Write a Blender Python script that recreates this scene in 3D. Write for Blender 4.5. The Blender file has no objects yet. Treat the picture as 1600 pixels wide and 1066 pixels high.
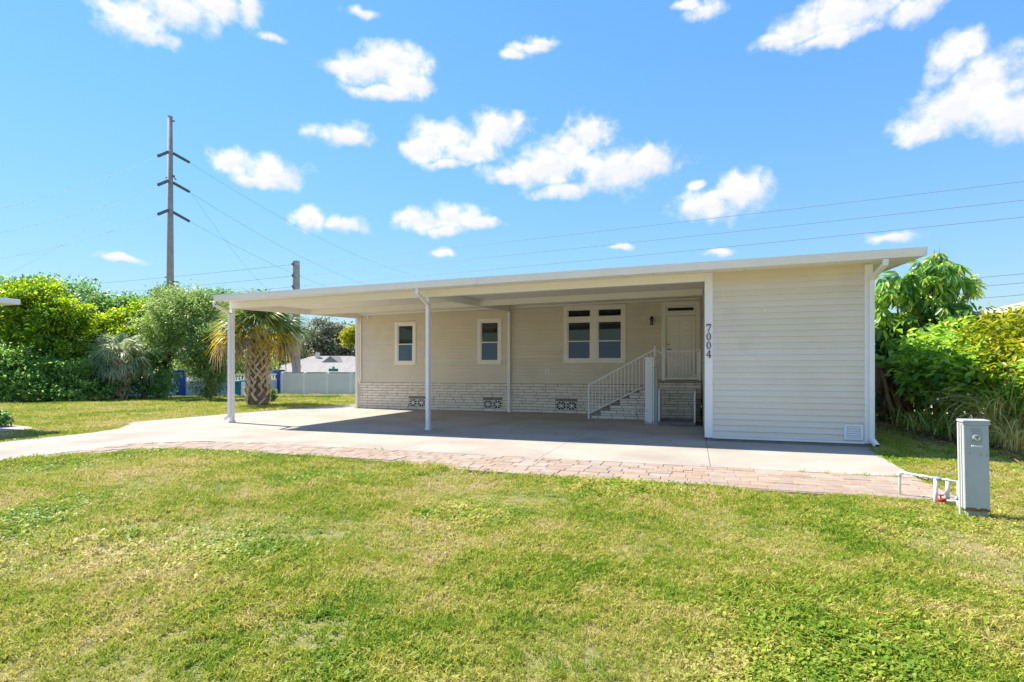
import bpy, math, random
import numpy as np
from mathutils import Vector, Matrix

R = math.radians
rng = np.random.default_rng(7)
random.seed(7)
SC = bpy.context.scene
COL = SC.collection

# ------------------------------------------------------------------ camera
F, T, HY, EYE = 855.7, 0.322, 577.8, 1.5          # focal (px of 1600), yaw, horizon row, eye height
cd = bpy.data.cameras.new('camera')
cam = bpy.data.objects.new('camera', cd)
COL.objects.link(cam)
cam.location = (0, 0, EYE)
cam.rotation_euler = (R(90), 0, T)
cd.sensor_width = 36
cd.lens = 36 * F / 1600
cd.shift_y = (HY - 533) / 1600
cd.clip_start = 0.1
cd.clip_end = 3000
SC.camera = cam


def ray(x, y):
    a = (x - 800) / F
    return Vector((-math.sin(T) + a * math.cos(T), math.cos(T) + a * math.sin(T), (HY - y) / F))


def depth(x, y):
    return -math.sin(T) * x + math.cos(T) * y


def G(x, y):                                       # ground height: level round the house, falling gently beyond
    d = depth(x, y)
    return -0.022 * min(max(0.0, d - 22.0), 80.0)


def at(x, y, d):
    return Vector((0, 0, EYE)) + ray(x, y) * d


def gp(x, y):                                      # the ground point seen at a photo pixel
    d = 10.0
    r = ray(x, y)
    for _ in range(60):
        p = Vector((0, 0, EYE)) + r * d
        g = G(p.x, p.y)
        d = d * .5 + .5 * ((g - EYE) / r.z)
    p = Vector((0, 0, EYE)) + r * d
    return Vector((p.x, p.y, G(p.x, p.y)))


# ------------------------------------------------------------------ light and sky
SUN_DIR = Vector((0.80, -0.14, -1.0)).normalized()
sun_el = math.asin(-SUN_DIR.z)
sun_az = math.atan2(-SUN_DIR.x, -SUN_DIR.y)        # compass angle from +Y towards +X
sd = bpy.data.lights.new('sun', 'SUN')
sd.energy = 3.5
sd.angle = R(0.55)
sd.color = (1.0, 0.91, 0.77)
so = bpy.data.objects.new('sun', sd)
COL.objects.link(so)
so.rotation_euler = SUN_DIR.to_track_quat('-Z', 'Y').to_euler()
so.location = (-20, 5, 30)

VS = SC.view_settings
VS.view_transform = 'Standard'
VS.look = 'None'
VS.exposure = 1.62
VS.gamma = 1.0
VS.use_curve_mapping = False
SC.cycles.max_bounces = 8
SC.cycles.diffuse_bounces = 5
SC.cycles.transparent_max_bounces = 12

W = bpy.data.worlds.new('World')
SC.world = W
W.use_nodes = True
wn, wl = W.node_tree.nodes, W.node_tree.links
wn.clear()


def nd(nodes, typ, **kw):
    n = nodes.new(typ)
    for k, v in kw.items():
        setattr(n, k, v)
    return n


# cloud lobes: photo pixel of the centre and half sizes
LOBES = [(215, 38, 62, 38), (280, 22, 60, 34), (345, 8, 40, 24), (392, 12, 22, 40), (245, 62, 52, 18), (170, 8, 40, 14),
         (620, 95, 55, 32), (575, 108, 62, 26), (640, 130, 40, 24), (520, 104, 26, 16), (600, 148, 60, 12),
         (540, 212, 50, 19), (528, 206, 24, 14),
         (365, 258, 36, 26), (430, 272, 48, 26), (405, 285, 60, 14),
         (690, 215, 52, 26), (660, 232, 42, 20), (780, 205, 46, 26), (735, 235, 60, 20), (700, 255, 40, 10),
         (850, 262, 62, 34), (920, 208, 34, 34), (890, 232, 40, 30), (960, 265, 66, 34), (1015, 250, 50, 26), (880, 298, 60, 12), (800, 270, 44, 16),
         (1165, 298, 50, 36), (1100, 322, 54, 20), (1085, 292, 16, 8), (1120, 312, 60, 12),
         (660, 345, 42, 18), (710, 338, 42, 24), (745, 348, 34, 12), (690, 362, 40, 10),
         (550, 352, 31, 13),
         (800, 84, 26, 10), (850, 64, 32, 12), (830, 75, 40, 10),
         (1260, 40, 56, 26), (1330, 20, 90, 30), (1430, 8, 70, 26), (1225, 60, 46, 14), (1300, 58, 60, 12),
         (1540, 130, 80, 52), (1490, 170, 70, 40), (1440, 205, 50, 20), (1590, 175, 80, 46), (1480, 100, 40, 40), (1510, 75, 36, 24),
         (1100, 18, 30, 20), (1078, 8, 24, 10), (690, 397, 26, 7), (970, 391, 15, 6), (180, 405, 34, 6), (490, 340, 26, 16), (1395, 370, 46, 10), (1128, 397, 24, 6), (570, 18, 26, 10), (428, 62, 24, 9)]
tc = nd(wn, 'ShaderNodeTexCoord')
sep = nd(wn, 'ShaderNodeSeparateXYZ')
wl.new(tc.outputs['Generated'], sep.inputs[0])
azn = nd(wn, 'ShaderNodeMath', operation='ARCTAN2')
wl.new(sep.outputs[0], azn.inputs[0])
wl.new(sep.outputs[1], azn.inputs[1])
eln = nd(wn, 'ShaderNodeMath', operation='ARCSINE')
wl.new(sep.outputs[2], eln.inputs[0])
comb = nd(wn, 'ShaderNodeCombineXYZ')
wl.new(azn.outputs[0], comb.inputs[0])
wl.new(eln.outputs[0], comb.inputs[1])
warp = nd(wn, 'ShaderNodeTexNoise')
warp.inputs['Scale'].default_value = 14
warp.inputs['Detail'].default_value = 4
wl.new(tc.outputs['Generated'], warp.inputs['Vector'])
wsub = nd(wn, 'ShaderNodeVectorMath', operation='MULTIPLY_ADD')
wl.new(warp.outputs['Color'], wsub.inputs[0])
wsub.inputs[1].default_value = (0.055, 0.04, 0)
wsub.inputs[2].default_value = (-0.0275, -0.02, 0)
q = nd(wn, 'ShaderNodeVectorMath', operation='ADD')
wl.new(comb.outputs[0], q.inputs[0])
wl.new(wsub.outputs[0], q.inputs[1])
last = last2 = None
for (x, y, rx, ry) in LOBES:
    r = ray(x, y)
    L = r.length
    az, el = math.atan2(r.x, r.y), math.asin(r.z / L)
    r2, r3 = ray(x + 1, y), ray(x, y - 1)
    sx = abs(math.atan2(r2.x, r2.y) - az) * rx
    sy = abs(math.asin(r3.z / r3.length) - el) * ry
    ma = nd(wn, 'ShaderNodeVectorMath', operation='MULTIPLY_ADD')
    wl.new(q.outputs[0], ma.inputs[0])
    ma.inputs[1].default_value = (1 / sx, 1 / sy, 0)
    ma.inputs[2].default_value = (-az / sx, -el / sy, 0)
    le = nd(wn, 'ShaderNodeVectorMath', operation='LENGTH')
    wl.new(ma.outputs[0], le.inputs[0])
    lf = nd(wn, 'ShaderNodeVectorMath', operation='DISTANCE')
    wl.new(ma.outputs[0], lf.inputs[0])
    lf.inputs[1].default_value = (-0.25, 0.6, 0)
    if last is None:
        last, last2 = le.outputs['Value'], lf.outputs['Value']
    else:
        mn = nd(wn, 'ShaderNodeMath', operation='MINIMUM')
        wl.new(last, mn.inputs[0])
        wl.new(le.outputs['Value'], mn.inputs[1])
        last = mn.outputs[0]
        mn2 = nd(wn, 'ShaderNodeMath', operation='MINIMUM')
        wl.new(last2, mn2.inputs[0])
        wl.new(lf.outputs['Value'], mn2.inputs[1])
        last2 = mn2.outputs[0]


def wmath(op, a, b=None, clamp=False):
    m = nd(wn, 'ShaderNodeMath', operation=op, use_clamp=clamp)
    for i, v in enumerate((a, b)):
        if v is None:
            continue
        if isinstance(v, (int, float)):
            m.inputs[i].default_value = v
        else:
            wl.new(v, m.inputs[i])
    return m.outputs[0]


# the same kind of scattered cumulus goes on round the rest of the sky
big = nd(wn, 'ShaderNodeTexNoise')
big.inputs['Scale'].default_value = 4.2
big.inputs['Detail'].default_value = 2
wl.new(tc.outputs['Generated'], big.inputs['Vector'])
offv = wmath('ABSOLUTE', wmath('ADD', azn.outputs[0], T))
outside = wmath('MULTIPLY', wmath('MULTIPLY', wmath('SUBTRACT', offv, 0.78), 6.0, True), 1.0)
gen = wmath('SUBTRACT', wmath('MULTIPLY', wmath('SUBTRACT', big.outputs['Fac'], 0.60), 7.0), wmath('MULTIPLY', wmath('SUBTRACT', 1.0, outside), 4.0))
fbm = nd(wn, 'ShaderNodeTexNoise')
fbm.inputs['Scale'].default_value = 26
fbm.inputs['Detail'].default_value = 7
fbm.inputs['Roughness'].default_value = 0.62
wl.new(tc.outputs['Generated'], fbm.inputs['Vector'])
base = wmath('MAXIMUM', wmath('SUBTRACT', 1.0, last), gen)
base = wmath('MINIMUM', base, 0.8)
dens = wmath('ADD', base, wmath('MULTIPLY', wmath('SUBTRACT', fbm.outputs['Fac'], 0.48), 2.2))
alpha = nd(wn, 'ShaderNodeMapRange', interpolation_type='SMOOTHSTEP')
wl.new(dens, alpha.inputs['Value'])
alpha.inputs['From Min'].default_value = -0.26
alpha.inputs['From Max'].default_value = 0.80
lit = nd(wn, 'ShaderNodeMapRange', interpolation_type='SMOOTHSTEP')
belly = wmath('ADD', wmath('MULTIPLY', wmath('SUBTRACT', last, last2), 1.0), wmath('MULTIPLY', wmath('SUBTRACT', fbm.outputs['Fac'], 0.5), 1.6))
wl.new(belly, lit.inputs['Value'])
lit.inputs['From Min'].default_value = -0.55
lit.inputs['From Max'].default_value = 0.15
ccol = nd(wn, 'ShaderNodeMix', data_type='RGBA')
wl.new(lit.outputs[0], ccol.inputs['Factor'])
ccol.inputs['A'].default_value = (0.82, 0.835, 0.875, 1)
ccol.inputs['B'].default_value = (1.0, 0.985, 0.97, 1)
sky = nd(wn, 'ShaderNodeTexSky', sky_type='NISHITA')
sky.sun_disc = False
sky.sun_elevation = sun_el
sky.sun_rotation = sun_az
sky.air_density = 1.0
sky.dust_density = 0.0
sky.ozone_density = 1.8
SKY_S = 0.086
b1 = nd(wn, 'ShaderNodeBackground')
shs = nd(wn, 'ShaderNodeHueSaturation')
shs.inputs['Saturation'].default_value = 1.24
shs.inputs['Hue'].default_value = 0.501
wl.new(sky.outputs[0], shs.inputs['Color'])
# the bright side of the sky is held back a little, as a camera's shoulder does, over the whole dome alike
lum = nd(wn, 'ShaderNodeRGBToBW')
wl.new(shs.outputs[0], lum.inputs[0])
den = wmath('ADD', wmath('MULTIPLY', lum.outputs[0], 0.255), 0.50)
gain = wmath('DIVIDE', 1.0, den)
scl_ = nd(wn, 'ShaderNodeVectorMath', operation='SCALE')
wl.new(shs.outputs[0], scl_.inputs[0])
wl.new(gain, scl_.inputs['Scale'])
wl.new(scl_.outputs[0], b1.inputs['Color'])
b1.inputs['Strength'].default_value = SKY_S
b2 = nd(wn, 'ShaderNodeBackground')
wl.new(ccol.outputs['Result'], b2.inputs['Color'])
b2.inputs['Strength'].default_value = 0.37
mx = nd(wn, 'ShaderNodeMixShader')
wl.new(alpha.outputs[0], mx.inputs[0])
wl.new(b1.outputs[0], mx.inputs[1])
wl.new(b2.outputs[0], mx.inputs[2])
wo = nd(wn, 'ShaderNodeOutputWorld')
wl.new(mx.outputs[0], wo.inputs['Surface'])
W.cycles.sampling_method = 'MANUAL'
W.cycles.sample_map_resolution = 512


# ------------------------------------------------------------------ materials
def mat(name, c1, c2=None, rough=0.6, scale=3.0, detail=5.0, bump=0.0, bscale=40.0, spec=0.3, metal=0.0, c3=None, s3=0.6, lo=0.35, hi=0.65, lo3=0.52, hi3=0.72, obvar=0.0):
    m = bpy.data.materials.new(name)
    m.use_nodes = True
    n, l = m.node_tree.nodes, m.node_tree.links
    p = n['Principled BSDF']
    p.inputs['Roughness'].default_value = rough
    p.inputs['Specular IOR Level'].default_value = spec
    p.inputs['Metallic'].default_value = metal
    g = nd(n, 'ShaderNodeNewGeometry')
    out = None
    if c2 is None:
        p.inputs['Base Color'].default_value = (*c1, 1)
        rgb = nd(n, 'ShaderNodeRGB')
        rgb.outputs[0].default_value = (*c1, 1)
        out = rgb.outputs[0]
    else:
        t = nd(n, 'ShaderNodeTexNoise')
        t.inputs['Scale'].default_value = scale
        t.inputs['Detail'].default_value = detail
        t.inputs['Roughness'].default_value = 0.6
        l.new(g.outputs['Position'], t.inputs['Vector'])
        mr = nd(n, 'ShaderNodeMapRange')
        l.new(t.outputs['Fac'], mr.inputs['Value'])
        mr.inputs['From Min'].default_value = lo
        mr.inputs['From Max'].default_value = hi
        mi = nd(n, 'ShaderNodeMix', data_type='RGBA')
        l.new(mr.outputs[0], mi.inputs['Factor'])
        mi.inputs['A'].default_value = (*c1, 1)
        mi.inputs['B'].default_value = (*c2, 1)
        out = mi.outputs['Result']
    if c3 is not None:
        t3 = nd(n, 'ShaderNodeTexNoise')
        t3.inputs['Scale'].default_value = s3
        t3.inputs['Detail'].default_value = 6
        l.new(g.outputs['Position'], t3.inputs['Vector'])
        m3 = nd(n, 'ShaderNodeMapRange')
        l.new(t3.outputs['Fac'], m3.inputs['Value'])
        m3.inputs['From Min'].default_value = lo3
        m3.inputs['From Max'].default_value = hi3
        x3 = nd(n, 'ShaderNodeMix', data_type='RGBA')
        l.new(m3.outputs[0], x3.inputs['Factor'])
        l.new(out, x3.inputs['A'])
        x3.inputs['B'].default_value = (*c3, 1)
        out = x3.outputs['Result']
    if obvar:
        oi = nd(n, 'ShaderNodeObjectInfo')
        hs = nd(n, 'ShaderNodeHueSaturation')
        mr = nd(n, 'ShaderNodeMapRange')
        l.new(oi.outputs['Random'], mr.inputs['Value'])
        mr.inputs['To Min'].default_value = 1 - obvar
        mr.inputs['To Max'].default_value = 1 + obvar
        l.new(mr.outputs[0], hs.inputs['Value'])
        m2 = nd(n, 'ShaderNodeMath', operation='MULTIPLY')
        l.new(oi.outputs['Random'], m2.inputs[0])
        m2.inputs[1].default_value = 7.31
        fr = nd(n, 'ShaderNodeMath', operation='FRACT')
        l.new(m2.outputs[0], fr.inputs[0])
        mr2 = nd(n, 'ShaderNodeMapRange')
        l.new(fr.outputs[0], mr2.inputs['Value'])
        mr2.inputs['To Min'].default_value = 0.75
        mr2.inputs['To Max'].default_value = 1.2
        l.new(mr2.outputs[0], hs.inputs['Saturation'])
        l.new(out, hs.inputs['Color'])
        out = hs.outputs[0]
    l.new(out, p.inputs['Base Color'])
    if bump:
        bt = nd(n, 'ShaderNodeTexNoise')
        bt.inputs['Scale'].default_value = bscale
        bt.inputs['Detail'].default_value = 4
        l.new(g.outputs['Position'], bt.inputs['Vector'])
        bm = nd(n, 'ShaderNodeBump')
        bm.inputs['Strength'].default_value = bump
        bm.inputs['Distance'].default_value = 0.01
        l.new(bt.outputs['Fac'], bm.inputs['Height'])
        l.new(bm.outputs[0], p.inputs['Normal'])
    return m


def leafmat(name, ramp, trans=0.43, rough=0.45, spec=0.35, posvar=0.5):
    """leaf colours by the random number each leaf carries, drifting a little from branch to branch"""
    m = bpy.data.materials.new(name)
    m.use_nodes = True
    n, l = m.node_tree.nodes, m.node_tree.links
    p = n['Principled BSDF']
    at_ = nd(n, 'ShaderNodeAttribute', attribute_name='rnd')
    g = nd(n, 'ShaderNodeNewGeometry')
    oi = nd(n, 'ShaderNodeObjectInfo')
    t = nd(n, 'ShaderNodeTexNoise')
    t.inputs['Scale'].default_value = 0.9
    t.inputs['Detail'].default_value = 3
    l.new(g.outputs['Position'], t.inputs['Vector'])
    a1 = nd(n, 'ShaderNodeMath', operation='MULTIPLY_ADD')
    l.new(t.outputs['Fac'], a1.inputs[0])
    a1.inputs[1].default_value = posvar * 2
    a1.inputs[2].default_value = -posvar
    a2 = nd(n, 'ShaderNodeMath', operation='ADD')
    l.new(a1.outputs[0], a2.inputs[0])
    l.new(at_.outputs['Fac'], a2.inputs[1])
    a3 = nd(n, 'ShaderNodeMath', operation='MULTIPLY_ADD')
    l.new(oi.outputs['Random'], a3.inputs[0])
    a3.inputs[1].default_value = 0.3
    a3.inputs[2].default_value = -0.15
    a4 = nd(n, 'ShaderNodeMath', operation='ADD', use_clamp=True)
    l.new(a2.outputs[0], a4.inputs[0])
    l.new(a3.outputs[0], a4.inputs[1])
    cr = nd(n, 'ShaderNodeValToRGB')
    cr.color_ramp.elements.remove(cr.color_ramp.elements[0])
    for i, (pos, c) in enumerate(ramp):
        e = cr.color_ramp.elements[0] if i == 0 else cr.color_ramp.elements.new(pos)
        e.position = pos
        e.color = (*c, 1)
    l.new(a4.outputs[0], cr.inputs[0])
    l.new(cr.outputs[0], p.inputs['Base Color'])
    p.inputs['Roughness'].default_value = rough
    p.inputs['Specular IOR Level'].default_value = spec
    tr = nd(n, 'ShaderNodeBsdfTranslucent')
    hs = nd(n, 'ShaderNodeHueSaturation')
    hs.inputs['Saturation'].default_value = 1.1
    hs.inputs['Value'].default_value = 1.5
    l.new(cr.outputs[0], hs.inputs['Color'])
    l.new(hs.outputs[0], tr.inputs['Color'])
    mxs = nd(n, 'ShaderNodeMixShader')
    mxs.inputs[0].default_value = trans
    l.new(p.outputs[0], mxs.inputs[1])
    l.new(tr.outputs[0], mxs.inputs[2])
    l.new(mxs.outputs[0], n['Material Output'].inputs['Surface'])
    return m


def glassmat(name, tint, refl=0.14, mesh=None):
    m = bpy.data.materials.new(name)
    m.use_nodes = True
    n, l = m.node_tree.nodes, m.node_tree.links
    n.remove(n['Principled BSDF'])
    tr = nd(n, 'ShaderNodeBsdfTransparent')
    tr.inputs[0].default_value = (*tint, 1)
    gl = nd(n, 'ShaderNodeBsdfGlossy')
    gl.inputs['Roughness'].default_value = 0.015
    lw = nd(n, 'ShaderNodeLayerWeight')
    lw.inputs['Blend'].default_value = 0.25
    ad = nd(n, 'ShaderNodeMath', operation='ADD', use_clamp=True)
    l.new(lw.outputs['Fresnel'], ad.inputs[0])
    ad.inputs[1].default_value = refl
    mxs = nd(n, 'ShaderNodeMixShader')
    l.new(ad.outputs[0], mxs.inputs[0])
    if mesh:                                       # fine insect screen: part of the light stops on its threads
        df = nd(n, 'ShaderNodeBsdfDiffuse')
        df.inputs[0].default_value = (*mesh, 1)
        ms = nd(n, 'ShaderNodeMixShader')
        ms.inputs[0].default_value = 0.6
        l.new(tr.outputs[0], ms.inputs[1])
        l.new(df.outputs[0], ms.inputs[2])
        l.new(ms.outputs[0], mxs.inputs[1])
    else:
        l.new(tr.outputs[0], mxs.inputs[1])
    l.new(gl.outputs[0], mxs.inputs[2])
    l.new(mxs.outputs[0], n['Material Output'].inputs['Surface'])
    return m


M = {}
M['tread'] = mat('tread_concrete', (0.30, 0.25, 0.20), (0.38, 0.33, 0.27), rough=0.9, scale=6, bump=0.3)
M['siding'] = mat('vinyl_siding', (0.69, 0.62, 0.505), (0.72, 0.65, 0.535), rough=0.5, scale=1.2, bump=0.12, bscale=9, obvar=0.012, c3=(0.60, 0.545, 0.46), s3=0.8, lo3=0.55, hi3=0.8)
M['white'] = mat('white_aluminium', (0.78, 0.77, 0.75), (0.82, 0.81, 0.79), rough=0.38, scale=2, spec=0.4)
M['trim'] = mat('white_trim', (0.82, 0.79, 0.71), (0.84, 0.81, 0.74), rough=0.45, scale=3)
M['ceiling'] = mat('ceiling_panel_white', (0.83, 0.80, 0.73), (0.85, 0.82, 0.75), rough=0.45, scale=1)
M['block'] = mat('slump_block', (0.74, 0.66, 0.55), (0.79, 0.72, 0.62), rough=0.85, scale=4, bump=0.35, bscale=30, obvar=0.05, c3=(0.58, 0.49, 0.41), s3=3.5, lo3=0.6, hi3=0.85)
M['mortar'] = mat('mortar', (0.20, 0.17, 0.135), (0.27, 0.235, 0.19), rough=0.95, scale=8, bump=0.4)
M['vent_block'] = mat('vent_block_white', (0.74, 0.70, 0.63), (0.80, 0.77, 0.70), rough=0.8, scale=10)
M['dark'] = mat('dark_void', (0.012, 0.012, 0.013), rough=0.9)
M['concrete'] = mat('concrete', (0.345, 0.312, 0.27), (0.39, 0.357, 0.312), rough=0.9, scale=0.9, bump=0.12, bscale=90, c3=(0.285, 0.25, 0.21), s3=0.7, lo3=0.45, hi3=0.72)
M['joint'] = mat('joint_filler', (0.13, 0.115, 0.095), rough=0.95)
M['paver'] = mat('clay_paver', (0.30, 0.225, 0.172), (0.355, 0.28, 0.222), rough=0.9, scale=6, bump=0.25, bscale=70, obvar=0.10, c3=(0.31, 0.255, 0.205), s3=2.0)
M['sand'] = mat('jointing_sand', (0.33, 0.26, 0.2), (0.40, 0.32, 0.25), rough=0.95, scale=9, bump=0.3)
M['soil'] = mat('lawn_soil', (0.12, 0.13, 0.03), (0.27, 0.24, 0.10), rough=0.95, scale=38.0, bump=1.0, bscale=70, c3=(0.30, 0.22, 0.12), s3=1.1, lo3=0.54, hi3=0.72)
M['mulch'] = mat('mulch', (0.075, 0.045, 0.028), (0.16, 0.10, 0.06), rough=0.95, scale=14, bump=0.9, bscale=50)
M['black'] = mat('black_metal', (0.02, 0.02, 0.022), rough=0.4, spec=0.5)
M['number'] = mat('number_paint', (0.018, 0.018, 0.028), rough=0.4, spec=0.5)
M['door'] = mat('door_cream', (0.82, 0.79, 0.71), (0.84, 0.81, 0.73), rough=0.4)
M['brass'] = mat('door_hardware', (0.28, 0.24, 0.18), rough=0.35, metal=0.8)
M['lift'] = mat('lift_enamel', (0.70, 0.71, 0.68), (0.74, 0.75, 0.72), rough=0.35)
M['liftgrey'] = mat('lift_mast_grey', (0.36, 0.38, 0.37), rough=0.4)
M['plate'] = mat('platform_plate', (0.15, 0.15, 0.155), (0.19, 0.19, 0.195), rough=0.6, scale=30, bump=0.5, bscale=120)
M['meter'] = mat('galvanised_paint', (0.43, 0.455, 0.475), (0.47, 0.495, 0.515), rough=0.42, scale=4, spec=0.45, bump=0.04, bscale=8, c3=(0.38, 0.405, 0.425), s3=3.0)
M['metersteel'] = mat('meter_face', (0.30, 0.34, 0.37), (0.42, 0.46, 0.48), rough=0.35, scale=40)
M['rust'] = mat('rusty_edge', (0.17, 0.085, 0.045), (0.28, 0.16, 0.09), rough=0.9, scale=30)
M['footing'] = mat('footing_concrete', (0.28, 0.30, 0.27), (0.38, 0.38, 0.34), rough=0.95, scale=20, bump=0.6)
M['pvc'] = mat('pvc_white', (0.74, 0.74, 0.72), (0.66, 0.66, 0.64), rough=0.4, scale=9)
M['primer'] = mat('blue_primer', (0.16, 0.2, 0.5), (0.3, 0.33, 0.6), rough=0.5, scale=40)
M['red'] = mat('red_valve', (0.55, 0.04, 0.03), rough=0.45)
M['bronze'] = mat('bronze_fitting', (0.2, 0.15, 0.1), rough=0.5, metal=0.4)
M['pole'] = mat('weathered_pole', (0.30, 0.275, 0.265), (0.39, 0.36, 0.345), rough=0.9, scale=2.5, bump=0.2, bscale=8)
M['polegrey'] = mat('grey_pole', (0.36, 0.34, 0.32), (0.44, 0.42, 0.39), rough=0.9, scale=2.5)
M['insul'] = mat('insulator_grey', (0.10, 0.13, 0.15), rough=0.4)
M['wire'] = mat('wire_aluminium', (0.20, 0.215, 0.24), rough=0.6)
M['cable'] = mat('black_cable', (0.03, 0.03, 0.035), rough=0.6)
M['bluepaint'] = mat('blue_pillar_paint', (0.018, 0.05, 0.30), (0.025, 0.065, 0.36), rough=0.6, scale=3)
M['lightblue'] = mat('pale_blue_wall_paint', (0.36, 0.44, 0.60), (0.42, 0.5, 0.65), rough=0.8, scale=1.2)
M['vinyl'] = mat('vinyl_fence', (0.86, 0.84, 0.83), (0.89, 0.87, 0.86), rough=0.45, scale=1)
M['vinylpanel'] = mat('vinyl_panel', (0.74, 0.725, 0.72), (0.78, 0.765, 0.76), rough=0.5, scale=1)
M['turq'] = mat('turquoise_plastic', (0.01, 0.28, 0.45), rough=0.4)
M['shingle'] = mat('shingle_grey', (0.24, 0.225, 0.215), (0.34, 0.32, 0.305), rough=0.95, scale=5, bump=0.4)
M['stucco'] = mat('stucco_white', (0.66, 0.64, 0.6), (0.72, 0.7, 0.66), rough=0.9, scale=2)
M['fascia'] = mat('brown_fascia', (0.22, 0.16, 0.12), rough=0.8)
M['sign'] = mat('green_sign', (0.0, 0.28, 0.19), rough=0.4)
M['bark'] = mat('bark', (0.12, 0.095, 0.075), (0.2, 0.165, 0.13), rough=0.95, scale=12, bump=0.7, bscale=25)
M['palmbark'] = mat('palm_boot', (0.50, 0.37, 0.26), (0.66, 0.54, 0.41), rough=0.95, scale=14, bump=0.6, bscale=40, obvar=0.15)
M['palmcore'] = mat('palm_core', (0.15, 0.105, 0.075), (0.22, 0.165, 0.12), rough=0.95, scale=14, bump=0.6)
M['blindm'] = mat('blind_slat', (0.38, 0.41, 0.36), rough=0.6)
M['glass'] = glassmat('window_glass', (0.46, 0.53, 0.46), 0.03)
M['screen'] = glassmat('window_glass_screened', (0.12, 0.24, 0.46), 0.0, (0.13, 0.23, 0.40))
M['lampglass'] = glassmat('lantern_glass', (0.8, 0.78, 0.7), 0.1)
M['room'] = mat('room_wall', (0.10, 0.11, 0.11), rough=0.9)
M['deadleaf'] = leafmat('dead_leaf', [(0, (0.10, 0.05, 0.025)), (0.5, (0.25, 0.14, 0.07)), (1, (0.42, 0.29, 0.16))], trans=0.28)

# ------------------------------------------------------------------ object helpers
BASE = {}


def link(o, parent=None, base=None):
    COL.objects.link(o)
    if parent is not None:
        o.parent = parent
    return o


def tag(o, label=None, cat=None, group=None, kind=None):
    if label: o['label'] = label
    if cat: o['category'] = cat
    if group: o['group'] = group
    if kind: o['kind'] = kind
    return o


def thing(name, loc, label=None, cat=None, group=None, kind=None, parent=None):
    o = bpy.data.objects.new(name, None)
    o.empty_display_size = 0.2
    link(o, parent)
    o.location = loc
    BASE[o] = Vector(loc)
    return tag(o, label, cat, group, kind)


def mesh_obj(name, me, parent=None, loc=None):
    o = bpy.data.objects.new(name, me)
    link(o, parent)
    BASE[o] = BASE[parent] if parent is not None else Vector((0, 0, 0))
    if loc is not None:
        o.location = Vector(loc) - BASE[o]
    return o


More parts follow.
